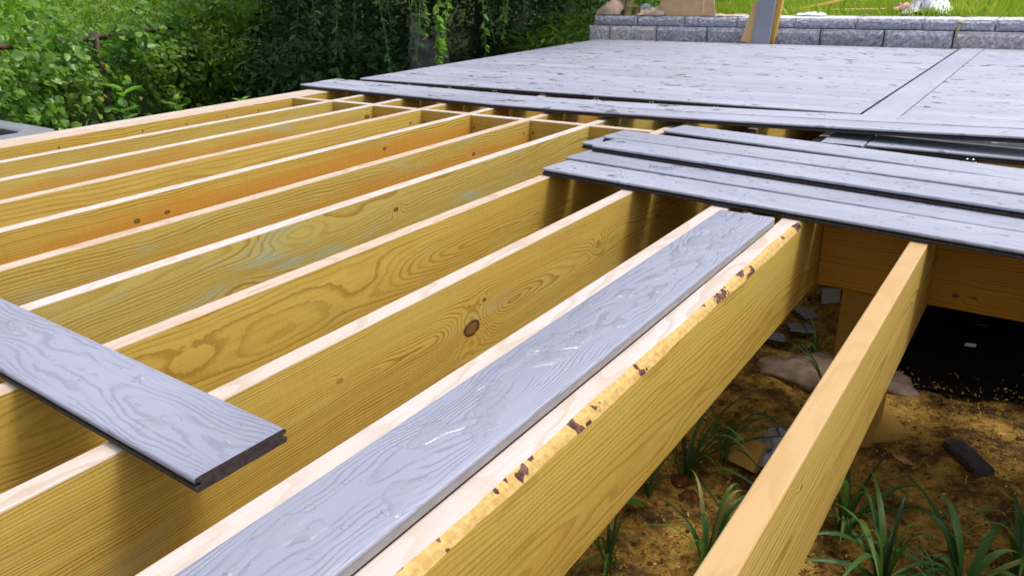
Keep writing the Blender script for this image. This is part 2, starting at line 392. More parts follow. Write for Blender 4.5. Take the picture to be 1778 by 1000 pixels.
base_s = [-3.635, -3.425] + [-2.975+.4525*k for k in range(17)]
cap_s = [-3.60, -3.17] + [-2.735+.4525*k for k in range(17)]
for k in range(len(base_s)-1):
    wchild(split_block('base_block', base_s[k]+.0055, base_s[k+1]-.0055, 6.475, .30, -.06, .125, m_stone2 if k in (0, 1, 7) else m_stone, wall, 100+k))
for k in range(len(cap_s)-1):
    wchild(split_block('cap_block', cap_s[k]+.0055, cap_s[k+1]-.0055, 6.500, .32, .134, .205, m_stone, wall, 200+k))
for c_ in range(3):                                  # courses below the deck, hidden from the front by it
    for k in range(17):
        x = -3.64+.4525*k+(.2 if c_ % 2 else 0)
        V, F = box_vf(x+.003, x+.4495, 6.465-.01*c_, 6.77, -.065-.19*(c_+1)+.004, -.065-.19*c_-.002); wchild(mesh('base_block', V, F, m_stone, wall))

# =================================================================== THE DECK
deck = empty('wooden_deck', (-1.6, 2.8, GZ), label='unfinished wooden deck frame with grey boards laid on its far half', cat='deck')
D0 = Vector(deck.location)
JH = .235
def lumber(name, x0, x1, y0, y1, ztop, h, mats, parent, axis='y', seed=0, wane=None, crown=.0015, rad=.003, keepz=True):
    """bevelled stick along y (or x), local origin at section centre-top; mats = [side, edge, (wane)]"""
    r = np.random.default_rng(seed); wv = x1-x0; L = y1-y0
    hw = wv/2
    def sec(wa):
        b = rad
        if wa is None:
            return [(-hw+b, -h), (hw-b, -h), (hw, -h+b), (hw, -b), (hw-b*.3, -b*.3), (hw-b, 0), (-hw+b, 0), (-hw+b*.3, -b*.3), (-hw, -b), (-hw, -h+b)]
        return [(-hw+b, -h), (hw-b, -h), (hw, -h+b), (hw, -wa[1]), (hw-wa[0]*.42, -wa[1]*.36), (hw-wa[0], 0), (-hw+b, 0), (-hw+b*.3, -b*.3), (-hw, -b), (-hw, -h+b)]
    n = max(3, int(L/.08) if not wane else int(L/.012)); ys = np.linspace(y0, y1, n+1); ym = (y0+y1)/2
    V = []; F = []; MI = []
    ph = r.uniform(0, 6)
    base = sec(None); m = len(base)
    segm = [1, 0, 0, 0, 0 if not wane else 2, 1, 0, 0, 0, 0]
    segm = [1, 0, 0, 2 if wane else 1, 2 if wane else 1, 1, 1, 1, 0, 0]
    for s in ys:
        if wane:
            t = min(1, max(0, (s-wane[0])/.15))*min(1, max(0, (wane[1]-s)/.12))
            j = .6+.4*math.sin(s*9+ph)+.25*math.sin(s*31)+r.uniform(-.16, .16)
            q = sec((max(.003, (.003+.0125*t*(.75+.3*j))), max(.003, (.003+.0125*t*(.7+.4*j)))))
        else: q = base
        dx = crown*math.sin(s*1.7+ph); dz = crown*.6*math.sin(s*1.1+ph*2)-crown*.6
        for a_, b_ in q: V.append((a_+dx, s-ym, b_+dz))
    for k in range(n):
        for i in range(m):
            j = (i+1) % m; F.append((k*m+i, k*m+j, (k+1)*m+j, (k+1)*m+i)[::-1]); MI.append(segm[i])
    F.append(tuple(range(m))); F.append(tuple(n*m+i for i in range(m))[::-1]); MI += [0, 0]
    cx = (x0+x1)/2
    if axis == 'x':
        V = [(b_, -a_, c_) for a_, b_, c_ in V]
        loc = Vector((ym, cx, ztop))
    else: loc = Vector((cx, ym, ztop))
    off = D0 if parent is deck else Vector((0, 0, 0))
    return mesh(name, V, F, mats, parent, loc=loc-off, midx=MI)

m_edge = [wood('edge_%d' % i, e, l, seed=3.3*i, px=.0, pz=-.6, sp=.005, green=0, line=.8, warp=.03, rough=.6, streak=.35) for i, (e, l) in enumerate(EDGE)]
m_edgey = wood('edge_peach', (.49, .325, .155), (.43, .265, .105), seed=8.8, px=.01, pz=-.25, sp=.006, green=0, line=.6, warp=.03, rough=.6, streak=.25)
def side(i, **k):
    d = dict(seed=2.37*i+1); d.update(k); e = d.pop('early', SIDE_E); l = d.pop('late', SIDE_L)
    return wood('joist_side_%d' % i, e, l, **d)
Y0, Y1 = -1.05, 6.44
# x-left, width, side material, edge material index
def kn(ym, lst): return [(t[0]-ym, t[1], t[2], t[3] if len(t) > 3 else 1.0) for t in lst]
YM = (Y0+Y1)/2
ym11 = (Y0+2.105)/2
JO = [
 (-3.371, .038, side(0, px=-.05, pz=-.10, tx=.004, green=.15, sp=.006), 0, []),
 (-3.075, .038, side(1, early=(.59, .445, .115), px=-.06, pz=.06, tx=.006, sp=.0065, green=.4, line=.8), 1, []),
 (-2.785, .038, side(2, early=(.58, .435, .11), px=-.03, pz=-.16, tx=.012, green=.75, sp=.009, line=.5, orange=.5, ozc=-.055, knots=kn(YM, [(2.725, -.049, .012)])), 1, []),
 (-2.483, .038, side(3, early=(.65, .475, .11), px=-.012, pz=-.09, tx=.010, tz=.012, sp=.013, green=.2, line=.8), 0, []),
 (-2.186, .038, side(4, px=-.09, pz=.06, tx=.012, tz=.02, sp=.0065, orange=.72, ozc=-.048, green=.35, knots=kn(YM, [(1.165, -.068, .008), (1.263, -.066, .007), (2.212, -.049, .008)])), 1, []),
 (-1.877, .038, side(5, early=(.57, .42, .10), px=-.12, pz=.05, tx=.01, tz=.01, sp=.0055, orange=.65, ozc=-.075, green=.7, knots=kn(YM, [(2.378, -.071, .008)])), 0, []),
 (-1.586, .038, side(6, early=(.55, .43, .115), px=-.10, pz=.02, tx=.02, tz=-.02, sp=.0055, green=1.0, orange=.0, line=.8, knots=kn(YM, [(1.259, -.030, .014, .0), (1.066, -.103, .014, .0), (1.62, -.06, .007)])), 1, []),
 (-1.276, .038, side(7, px=-.005, pz=-.12, tx=.035, tz=.02, sp=.0075, green=.2, line=.85, warp=.032, stain=.12, knots=kn(YM, [(1.167, -.074, .020, .0), (.735, -.079, .018, .0), (1.80, -.133, .015, .0)])), 0, []),
 (-.978, .038, side(8, early=(.63, .44, .10), px=-.03, pz=-.135, tx=.02, tz=.015, sp=.0055, green=.4, line=.9, warp=.035, knots=kn(YM, [(1.186, -.125, .021), (1.234, -.077, .0045), (.809, -.077, .006, .55), (1.744, -.10, .01, .4)])), 2, []),
 (-.704, .050, side(9, px=-.06, pz=-.10, sp=.006, green=.3), 1, []),
]
joists = []
for i, (x, wd, sm, ei, nails) in enumerate(JO):
    j = lumber('joist', x, x+wd, Y0, Y1, 0, JH, [sm, m_edge[ei]], deck, seed=i); joists.append(j)
def wane_mat():
    n = NT('waney_edge'); o = n.obj(); f = n.noise(o, 16, 3, .7); f2 = n.noise(o, 90, 4)
    c = n.mix(n.ss(f2, .3, .7), (.47, .29, .085), (.58, .40, .15))
    c = n.mix(n.ss(f, .575, .59), c, n.mix(n.ss(f2, .4, .6), (.05, .022, .018), (.16, .075, .055)))
    return n.done(n.principled(c, .75, n.bump(n.math('ADD', f, f2), .8, .003), .25))
m_wane = wane_mat()
m_s10 = side(10, early=(.64, .46, .105), late=(.36, .21, .032), px=-.055, pz=-.185, tx=.008, tz=.012, sp=.0072, green=.12, line=.95, warp=.035, stain=.4)
lumber('joist', -.512, -.460, Y0, Y1, 0, JH, [m_s10, m_edge[1], m_wane], deck, seed=10, wane=(.05, 1.95))['label'] = 'joist with a bark-spotted waney edge'
m_s11 = side(11, early=(.62, .455, .125), late=(.36, .21, .036), px=-.012, pz=-.11, tx=.016, tz=.008, sp=.0095, green=.1, line=.95, stain=.4, knots=kn(ym11, [(.888, -.046, .004)]))
lumber('joist', -.218, -.180, Y0, 2.105, 0, JH, [m_s11, m_edgey], deck, seed=11)['label'] = 'joist with a peach-coloured top edge'
m_s12 = side(12, px=-.05, pz=-.08)
lumber('joist', .087, .125, Y0, 2.105, 0, JH, [m_s12, m_edge[0]], deck, seed=12)
for k, x in enumerate((-.218, .087, .392, .697, 1.3, 1.9, 2.5, 3.1, 3.6)):
    lumber('joist', x, x+.038, 2.150 if k < 2 else (Y0 if k < 4 else 2.8), Y1, 0, JH, [m_s12, m_edge[0]], deck, seed=20+k)
# outer rim plies
m_rim = side(13, px=-.06, pz=-.10, green=.1)
lumber('rim_joist', -3.437, -3.374, Y0, Y1, -.001, JH, [m_rim, m_edge[0]], deck, seed=31)
lumber('rim_joist', -3.504, -3.440, Y0, Y1, 0, JH, [m_rim, m_edge[2]], deck, seed=32)
lumber('rim_joist', Y0-.040, Y0-.002, -3.50, 1.1, 0, JH, [m_rim, m_edge[2]], deck, axis='x', seed=33)
# header carrying the shorter joists on the right
m_hd = wood('header_side', (.58, .32, .05), (.36, .165, .018), seed=5.5, px=-.06, pz=-.08, tx=.01, sp=.008, green=.0, line=.9, warp=.05, axis='x', knots=[(-1.72, -.20, .006, 1.0), (-1.68, -.198, .004, 1.0)])
lumber('header_beam', 2.108, 2.146, -.458, 3.65, 0, JH+.002, [m_hd, m_edge[0]], deck, axis='x', seed=34)
# blocking between joists
m_bl = [wood('block_side_%d' % i, SIDE_E, SIDE_L, seed=4.4*i+2, px=-.04, pz=-.1-.02*i, tx=.02, sp=.007, green=.3, axis='x') for i in range(3)]
bx = [-3.333]+[-3.075, -2.785, -2.483, -2.186, -1.877, -1.586, -1.276, -.978, -.704]
blocks = []
for k in range(9):
    xa = bx[k] if k == 0 else bx[k]+.038
    yo = 2.775 + (.006 if k % 2 else -.004) + (.0 if k else .004)
    b_ = lumber('blocking', yo, yo+.038, xa+.0012, bx[k+1]-.0012, -.001, JH-.004, [m_bl[k % 3], m_edge[k % 3]], deck, axis='x', seed=40+k); blocks.append(b_)
    for q, (dx, dz) in enumerate(((.014, -.055), (.012, -.15))):
        V, F = lathe([(0.0, .0), (.0042, .0), (.0042, .0016), (0, .0022)], 8)
        o = mesh('nail_head', V, F, m_nail, b_, loc=(xa-(xa+bx[k+1])/2+dx, -.0195, dz), rot=(math.pi/2, 0, 0))
for k, (xa, xb) in enumerate(((-.654, -.512), (-.460, -.218), (-.18, .087), (.125, .392))):
    lumber('blocking', 2.80, 2.838, xa+.0012, xb-.0012, -.001, JH-.004, [m_bl[k % 3], m_edge[k % 3]], deck, axis='x', seed=60+k)
# nail heads along the inner face of the first joist, and on two others near the blocking
for x_, jj, pts in ((.0192, joists[0], [(.95, -.035), (1.12, -.04), (1.30, -.037), (1.55, -.04), (1.92, -.035), (2.14, -.04), (2.36, -.038), (2.55, -.035)]),
                    (.0192, joists[3], [(2.70, -.05), (2.70, -.09), (2.70, -.13), (2.70, -.17)]), (.0192, joists[5], [(2.73, -.05), (2.73, -.15)])):
    for y_, z_ in pts:
        V, F = lathe([(0, 0), (.0042, 0), (.0042, .0016), (0, .0022)], 8)
        mesh('nail_head', V, F, m_nail, jj, loc=(x_, y_-YM, z_), rot=(0, math.pi/2, 0))
# posts
m_post = wood('post_side', (.46, .29, .075), (.30, .165, .03), seed=9.1, px=-.1, pz=0, sp=.008, green=.1)
def post(x, y, wd=.135):
    h = wd/2; V, F = box_vf(-h, h, -h, h, 0, .48)
    V = [(a, b, GZ-.06 if c == 0 else -JH-.003) for a, b, c in V]
    sec = [(-h, -h), (h, -h), (h, h), (-h, h)]
    o = mesh('post', [(a, b, c) for a, b, c in V], F, m_post, deck, loc=Vector((x, y, 0))-D0); return o
post(-.325, 2.20); post(-3.43, .2); post(-3.43, 2.6); post(-3.43, 5.6); post(-1.6, 5.6); post(1.0, 5.6); post(1.4, 2.2); post(3.4, 2.2); post(3.4, 5.6)

# --------------------------------------------------------------- decking
BW, BT = .1375, .021
def board_sec(groove=True):
    h = BW/2
    top = [(h-.0005, .0135), (h, .0165), (h-.001, .019), (h-.003, BT-.0005), (h-.006, BT), (-h+.006, BT), (-h+.003, BT-.0005), (-h+.001, .019), (-h, .0165), (-h+.0005, .0135)]
    if groove:
        low_l = [(-h+.008, .0128), (-h+.008, .0082), (-h+.0008, .0075), (-h, .005), (-h+.001, .001), (-h+.003, 0)]
        low_r = [(h-.003, 0), (h-.001, .001), (h, .005), (h-.0008, .0075), (h-.008, .0082), (h-.008, .0128)]
        mi = [0]*9 + [1]*(len(low_l)+len(low_r)+1)
    else:
        low_l = [(-h, .004), (-h+.003, 0)]; low_r = [(h-.003, 0), (h, .004)]
        mi = [2]*1+[0]*7+[2]*1 + [2]*2+[1]+[2]*2
        mi = mi + [2]*(len(top)+4-len(mi))
    return top+low_l+low_r, mi
def deck_board(name, L, cap, parent=None, loc=(0, 0, 0), rot=(0, 0, 0), groove=True, bend=None, seg=None, seed=0):
    """board along local x from 0 to L, centred on local y, underside at z=0"""
    sec, mi = board_sec(groove); n = len(sec); seg = seg or max(2, int(L/.15))
    V = []; F = []; MI = []
    for k in range(seg+1):
        x = L*k/seg; dy, dz = bend(x) if bend else (0, 0)
        for a, b in sec: V.append((x, a+dy, b+dz))
    for k in range(seg):
        for i in range(n):
            j = (i+1) % n; F.append((k*n+i, (k+1)*n+i, (k+1)*n+j, k*n+j)[::-1]); MI.append(mi[i])
    F.append(tuple(range(n))); F.append(tuple(seg*n+i for i in range(n))[::-1]); MI += [1, 1]
    return mesh(name, V, F, [cap, m_core, m_taupe], parent, loc=loc, rot=rot, midx=MI)
def drops(board, L, n, seed, rmin=.002, rmax=.009, big=0, bend=None, clear=None):
    """water standing on a board: irregular flat-topped beads, one part of that board"""
    r = np.random.default_rng(seed); V = []; F = []
    for q in range(n+big):
        isb = q >= n
        a = (r.uniform(.010, .026) if isb else rmin+(rmax-rmin)*r.uniform(0, 1)**2.2)
        x = r.uniform(a*1.5, L-a*1.5); y = r.uniform(-1, 1)*(BW/2-.010-a)
        el = r.uniform(1.2, 2.6) if isb else r.uniform(1.0, 2.0); th = r.uniform(-.5, .5)
        hgt = min(.0017, a*.26)
        c3 = r.normal(0, .16, 4); p3 = r.uniform(0, 6.28, 4); m = 18 if a > .005 else 10
        dy, dz = bend(x) if bend else (0, 0)
        b0 = len(V)
        for f, hh in ((1.0, -.0002), (.90, .62), (.66, .93)):
            for k in range(m):
                t = 2*math.pi*k/m
                rr = a*f*(1+sum(c3[i]*math.sin((i+2)*t+p3[i]) for i in range(4))*(1 if f > .8 else .8))
                ex, ey = rr*math.cos(t)*el, rr*math.sin(t)
                ey_ = ex*math.sin(th)+ey*math.cos(th); ex_ = ex*math.cos(th)-ey*math.sin(th)
                yy = max(-BW/2+.006, min(BW/2-.006, y+ey_))
                V.append((x+ex_, yy+dy, BT+dz+.0003+max(0, hgt*hh) if hh > 0 else BT+dz-.0001))
        V.append((x, y+dy, BT+dz+.0003+hgt))
        for rr_ in range(2):
            for k in range(m):
                F.append((b0+rr_*m+k, b0+rr_*m+(k+1) % m, b0+(rr_+1)*m+(k+1) % m, b0+(rr_+1)*m+k))
        for k in range(m): F.append((b0+2*m+k, b0+2*m+(k+1) % m, b0+3*m))
    o = mesh('water_droplets', V, F, m_water, board, smooth=True); tag(o, kind='stuff'); return o

# fastened boards, left field
PITCHB = .1407
def dl(x, y, z=0.0): return Vector((x, y, z))-D0
y = 3.40; k = 0; skew = 0.0
front_left = None
while y+BW < 6.46:
    xl = -3.455-.03*(y-3.4)/3+random.uniform(-.001, .001)
    b_ = deck_board('deck_board', -.6545-xl-.0025, m_capd, deck, dl(xl, y+BW/2, .0005), seg=3)
    if front_left is None: front_left = (b_, xl, y+BW/2)
    y += PITCHB
# the fastening clips in the groove of the front board, one on each joist
def clip(parent, x, sgn=-1):
    V, F = box_vf(-.016, .016, -.012, .004, .0, .004); V2, F2 = box_vf(-.016, .016, .000, .005, .0, .0125)
    c_ = mesh('clip', *merge([(V, F), (V2, F2)]), m_black, parent, loc=(x, -BW/2-.004, .0))
    for s_ in (-.008, .008):
        V, F = lathe([(0, .0), (.0042, .0), (.0042, .002), (.002, .0032), (0, .0032)], 8)
        mesh('screw', V, F, m_steel, c_, loc=(s_, -.005, .0042))
for i, (x, wd, *_r) in enumerate(JO): clip(front_left[0], x+wd/2-front_left[1])
# right field and the divider board between them
y = 2.785; front_right = None
while y+BW < 6.46:
    b_ = deck_board('deck_board', 4.2, m_capd, deck, dl(-.5045, y+BW/2, .0005), seg=3)
    if front_right is None: front_right = b_
    y += PITCHB
for x in (-.486, -.199, .106): clip(front_right, x+.5045)
dv = deck_board('divider_board', 3.70, m_capv, deck, dl(-.5800, 2.752, .0006), rot=(0, 0, math.pi/2), groove=False, seg=4)
dv['label'] = 'divider board running across the other deck boards'

# --------------------------------------------------------------- loose boards
def loose(L, cap, loc, rz, label, groove=True, bend=None, rx=0.0, group=None, ry=0.0):
    o = deck_board('loose_deck_board', L, cap, None, loc, (rx, ry, rz), groove, bend)
    tag(o, label, 'deck board', group); return o
G_L = 'loose grey deck boards'
def corner(xf, yf, ang, z, hb=BW/2):            # front-left corner -> local origin (left end, centre line)
    return (xf-math.sin(ang)*hb, yf+math.cos(ang)*hb, z)
# board lying along the joists in the foreground
b = loose(2.36, m_capn, (-.5755, -.545, .0006), math.pi/2, 'wet grey deck board lying lengthwise along the joists in the foreground', groove=False, group=G_L)
drops(b, 2.36, 150, 5, .0016, .006, big=46)
# short board end in the left foreground
an = math.radians(-1.2)
b = loose(1.6, m_capn, (-.766-1.6*math.cos(an), .488-1.6*math.sin(an), .0006), an, 'grey deck board with cut dark end, across the joists at the left foreground', group=G_L)
drops(b, 1.6, 90, 6, .0015, .005, big=6)
# the pile at right
a1 = math.atan2(-.142, 1.263)
b = loose(2.5, m_capw, corner(-1.267, 1.979, a1, .0006), a1, 'nearest grey board of the loose pile at right, its grooved edge to the front', group=G_L); drops(b, 2.0, 60, 7, .002, .006, big=3)
a2 = math.atan2(-.166, 1.283)
b = loose(2.5, m_capw, corner(-1.283, 2.146, a2, .0006), a2, 'second grey board of the loose pile, just behind the nearest one', group=G_L); drops(b, 2.0, 60, 8, .002, .007, big=4)
a3 = math.atan2(-.172, 1.224)
b = loose(2.5, m_capw, corner(-1.354, 2.372, a3, .0006), a3, 'grey board mostly hidden under the loose pile, only its left corner sticking out', group=G_L)
b = loose(2.5, m_capw, corner(-1.249, 2.258, a3, .0222), a3, 'grey board in the middle of the loose pile, resting on two lower boards', group=G_L); drops(b, 2.0, 60, 9, .002, .007, big=4)
a3b = math.atan2(-.150, 1.224)
b = loose(2.5, m_capw, corner(-1.290, 2.408, a3b, .0222), a3b, 'topmost rear grey board of the loose pile, its left end jutting past its neighbour', group=G_L); drops(b, 2.0, 40, 10, .002, .006)
a4 = math.atan2(-.205, 1.110)
b = loose(2.5, m_capw, corner(-1.150, 2.600, a4, .0222), a4, 'separate grey board behind the loose pile, slightly raised, pointing left', group=G_L); drops(b, 2.0, 30, 12, .002, .005)
# the pair of long boards laid askew in front of the finished field
aA = math.atan2(-.106, 1.58)
def bendA(x):
    t = max(0, x-1.45); return (0, .0165*t+.0062*t*t if t < 2.6 else .0165*2.6+.0062*6.76)
b = loose(4.6, m_capd, corner(-3.575, 3.045, aA, .0008), aA, 'long grey board laid askew across the joists, the front one of a pair', bend=bendA, group=G_L)
b = loose(4.6, m_capd, corner(-3.5785, 3.1895, aA+.002, .0008), aA+.002, 'long grey board laid askew, the rear one of a pair beside the finished deck', bend=bendA, group=G_L)

# =================================================================== LEANING BOARDS AT THE WALL
def plank(name, p0, p1, wdt, th, mat, label, cat, wdir=(1, 0, 0), group=None, cap=None):
    """straight plank from base p0 to top p1 (centre of the lower face), width along wdir"""
    p0 = Vector(p0); p1 = Vector(p1); d = (p1-p0); L = d.length; d.normalize(); wv = Vector(wdir); wv = (wv-d*wv.dot(d)).normalized(); nn = d.cross(wv)
    M = Matrix((wv, d, nn)).transposed().to_4x4(); M.translation = p0
    h = wdt/2; b = .003
    sec = [(-h+b, 0), (h-b, 0), (h, b), (h, th-b), (h-b, th), (-h+b, th), (-h, th-b), (-h, b)]
    V, F, I = extrude(sec, np.linspace(0, L, 6))
    o = mesh(name, V, F, [mat], None); o.matrix_world = M; tag(o, label, cat, group); return o
m_tan = wood('tan_plank', (.62, .42, .20), (.50, .30, .12), seed=1.7, px=.02, pz=-.3, sp=.008, green=0, line=.5)
m_yel = wood('yellow_stud', (.66, .42, .10), (.48, .27, .05), seed=2.7, px=.02, pz=-.3, sp=.008, green=0, line=.5)
plank('leaning_plank', (-2.140, 6.385, .0225), (-2.085, 6.475, .318), .135, .022, m_tan, 'short tan wooden plank leaning on the block wall beside the grey board', 'plank')
plank('leaning_deck_board', (-2.035, 6.352, .0225), (-2.03, 6.530, .80), .137, .021, composite('cap_lean', (.24, .25, .30), puddle=0, emboss=.4), 'grey deck board standing on the deck and leaning on the block wall', 'deck board')
plank('leaning_stud', (-1.972, 6.420, .0225), (-1.935, 6.52, .52), .045, .038, m_yel, 'yellow wooden stud leaning on the wall behind the grey board', 'stud')

# =================================================================== CLUTTER ON THE WALL
def crumple(name, x0, x1, y0, y1, zf, amp, mat, label, cat, seed, nx=11, ny=7, parent=None, thick=.0015):
    r = np.random.default_rng(seed)
    X, Y = np.meshgrid(np.linspace(x0, x1, nx), np.linspace(y0, y1, ny), indexing='ij')
    N = np.zeros_like(X)
    for _ in range(14):
        a = r.uniform(0, math.pi); f = r.uniform(6, 26); p = r.uniform(0, 6)
        N += np.abs(np.sin(X*f*math.cos(a)+Y*f*math.sin(a)+p))*r.uniform(-1, 1)*6/f
    N = N+r.normal(0, .9, N.shape); N = (N-N.min())/(N.max()-N.min())
    Z = np.vectorize(zf)((X-x0)/(x1-x0), (Y-y0)/(y1-y0)) + amp*N*(.12+.88*np.sqrt(np.clip(np.sin(math.pi*(X-x0)/(x1-x0))*np.sin(math.pi*(Y-y0)/(y1-y0)), 0, 1)))
    X = X+r.normal(0, .010, X.shape); Y = Y+r.normal(0, .010, Y.shape)
    V = np.stack([X, Y, Z], -1).reshape(-1, 3); I = np.arange(nx*ny).reshape(nx, ny)
    Q = np.stack([I[:-1, :-1], I[1:, :-1], I[1:, 1:], I[:-1, 1:]], -1).reshape(-1, 4)
    o = quadmesh(name, V, Q, mat, parent)
    md = o.modifiers.new('thickness', 'SOLIDIFY'); md.thickness = thick
    if label: tag(o, label, cat)
    return o
m_kraft = plain('kraft_paper', (.60, .43, .33), .8, .2, .12, 12, .2); m_card = plain('cardboard', (.60, .40, .22), .8, .2, .08, 14)
m_white = plain('white_film', (.80, .81, .86), .35, .5, .05, 20); m_pink = plain('pink_wrapper', (.70, .33, .30), .5, .4, .25, 16)
TOPZ = .209
crumple('kraft_paper', -3.61, -3.36, 6.53, 6.82, lambda u, v: TOPZ+.004+.085*math.exp(-((u-.55)/.5)**2)*min(1, v*3.5)*min(1, (1-v)*4), .10, m_kraft, 'crumpled pinkish kraft paper heaped on the left end of the wall', 'paper', 3)
crumple('kraft_paper_sheet', -3.20, -2.94, 6.50, 6.72, lambda u, v: TOPZ+.004+.05*u*min(1, v*3.0), .075, m_kraft, 'torn kraft paper sheet between the tins and the cardboard box', 'paper', 4)
crumple('kraft_paper_strip', -2.62, -2.24, 6.515, 6.64, lambda u, v: TOPZ+.004+.012*math.sin(u*5)**2, .016, m_kraft, 'pale strip of kraft paper lying flat on the wall top', 'paper', 5)
crumple('kraft_paper_cover', -3.42, -3.02, 6.66, 6.95, lambda u, v: TOPZ+.148+.035*u, .05, m_kraft, 'sheet of kraft paper draped over the tins', 'paper', 15)
# cardboard box with an open flap
bxo = empty('cardboard_box', (-2.775, 6.63, TOPZ+.002), label='tan cardboard box with an open flap standing on the block wall', cat='box')
V, F = box_vf(-.20, .18, -.085, .10, 0, .185); F = [f for f in F if f != (4, 5, 6, 7)]
o = mesh('side_walls', V, F, m_card, bxo); md = o.modifiers.new('thickness', 'SOLIDIFY'); md.thickness = .004
V, F = merge([([(.184, -.09, .0), (.31, -.13, .004), (.265, -.08, .13), (.188, -.085, .182)], [(0, 1, 2, 3)])]); o = mesh('flap', V, F, m_card, bxo); o.modifiers.new('thickness', 'SOLIDIFY').thickness = .004
V, F = merge([([(-.20, .104, .185), (.18, .104, .185), (.18, .20, .23), (-.20, .20, .23)], [(0, 1, 2, 3)])]); o = mesh('flap', V, F, m_card, bxo); o.modifiers.new('thickness', 'SOLIDIFY').thickness = .004
# tins and a tape roll
m_tin = plain('tin_olive', (.20, .17, .05), .35, .6, .5, 9); m_lid = plain('tin_lid', (.45, .48, .52), .3, .5, .2, 30, metallic=.6)
def tin(x, y, z, r, h, label):
    t = empty('paint_tin', (x, y, z), label=label, cat='tin', group='tins on the wall')
    V, F = lathe([(0, 0), (r, 0), (r*1.03, .003), (r, .006), (r, h-.006), (r*1.04, h-.003), (r*1.03, h)], 24); mesh('body', V, F, m_tin, t, smooth=False)
    V, F = lathe([(r*1.03, 0), (r*.93, .0), (r*.92, -.004), (0, -.004)], 24); mesh('lid', V, F, m_lid, t, loc=(0, 0, h-.001))
    return t
tin(-3.305, 6.60, TOPZ+.001, .042, .068, 'olive tin standing on the wall, below the one stacked on it')
tin(-3.303, 6.602, TOPZ+.0715, .042, .06, 'olive tin stacked on top of another tin')
tin(-3.215, 6.615, TOPZ+.001, .040, .072, 'olive tin standing next to the grey tape roll')
tr = empty('tape_roll', (-3.135, 6.595, TOPZ+.0515), label='roll of tape with grey rim standing on its edge beside the tins', cat='tape roll'); tr.rotation_euler = (math.radians(90), 0, math.radians(25))
V, F = lathe([(.022, -.024), (.049, -.024), (.049, .024), (.022, .024), (.022, -.024)], 28); mesh('tape', V, F, m_tin, tr)
V, F = lathe([(.021, .0245), (.021, .0265), (.0495, .0265), (.0495, .0245)], 28); mesh('rim', V, F, m_lid, tr)
V, F = lathe([(.0215, -.0235), (.0215, .0235)], 20); mesh('inner_core', V, F, m_black, tr)
# plastic film and litter
crumple('plastic_film', -1.90, -1.66, 6.70, 6.86, lambda u, v: TOPZ+.004, .035, m_white, 'small white plastic film just right of the leaning boards', 'film', 6)
crumple('plastic_film_heap', -1.16, -.83, 6.98, 7.36, lambda u, v: LZ+.02+.17*math.exp(-((u-.5)/.3)**2-((v-.5)/.35)**2), .13, m_white, 'heap of white plastic film lying on the grass', 'film', 7, 26, 18)
crumple('pink_wrapper', -1.24, -1.10, 7.05, 7.30, lambda u, v: LZ+.05, .08, m_pink, 'crumpled pink wrapper left of the white plastic heap', 'wrapper', 8, 12, 10)
m_leafdry = plain('dry_leaf', (.42, .24, .12), .8, .2, .3, 40); m_straw = plain('straw', (.55, .45, .20), .7, .3, .2, 30)
def dry_leaf(loc, s, rz, label, mat=m_leafdry, rx=0.0):
    V = [(0, 0, 0), (.3, .16, .05), (.7, .15, .07), (1, 0, .12), (.7, -.15, .05), (.3, -.17, .06), (.35, 0, .0), (.7, 0, .03)]
    F = [(0, 6, 1), (1, 6, 7, 2), (2, 7, 3), (0, 5, 6), (5, 4, 7, 6), (4, 3, 7)]
    o = mesh('dry_leaf', [(a*s, b*s, c*s) for a, b, c in V], F, mat, None, loc, (rx, 0, rz)); o.modifiers.new('thickness', 'SOLIDIFY').thickness = .0008
    tag(o, label, 'leaf'); return o
dry_leaf((-1.43, 6.74, TOPZ+.002), .10, .3, 'brown curled dry leaf on the wall top near its middle')
dry_leaf((-.72, 6.72, TOPZ+.002), .11, -.2, 'reddish dry leaf on the wall top near the right end')
V, F = tube([(-.672, 6.493, .205), (-.682, 6.474, .190), (-.690, 6.466, .16), (-.697, 6.462, .10)], [.006, .010, .010, .005], 6); o = mesh('seed_pod', V, F, m_straw, None, smooth=True); tag(o, 'pale yellow curled seed pod hanging over the wall face', 'seed pod')
# lumber lying on the lawn
for k, (p, q, lab) in enumerate((((-1.75, 7.25, LZ+.03), (-1.0, 7.55, LZ+.03), 'tan board half hidden in the grass behind the wall'), ((-2.05, 7.1, LZ+.03), (-1.72, 7.5, LZ+.10), 'yellow stud end lying in the grass behind the leaning boards'), ((-.30, 7.5, LZ+.02), (.4, 7.6, LZ+.03), 'pale plank end in the grass at the right edge'))):
    plank('lawn_plank', p, q, .06, .022, m_tan if k != 1 else m_yel, lab, 'plank', wdir=(0, 1, 0))

# =================================================================== AIR CONDITIONER
ac = empty('air_conditioner', (-4.49, 1.56, GZ), label='grey outdoor air conditioner unit with round fan grille at the left edge', cat='air conditioner')
m_acg = plain('ac_grey', (.20, .21, .235), .45, .5, .08, 20); AT = -.10-GZ
def rrect(h, r, n=6):
    pts = []
    for cx, cy, a0 in ((h-r, h-r, 0), (-h+r, h-r, 90), (-h+r, -h+r, 180), (h-r, -h+r, 270)):
        for k in range(n+1):
            t = math.radians(a0+90*k/n); pts.append((cx+r*math.cos(t), cy+r*math.sin(t)))
    return pts
pr = rrect(.39, .09); n = len(pr)
def loft(rings):
    V = []; F = []
    for ring in rings: V += ring
    for k in range(len(rings)-1):
        for i in range(n): F.append((k*n+i, k*n+(i+1) % n, (k+1)*n+(i+1) % n, (k+1)*n+i))
    return V, F
V, F = loft([[(x*.96, y*.96, .0) for x, y in pr], [(x*.96, y*.96, AT-.05) for x, y in pr]]); mesh('cabinet', V, F, m_acg, ac)
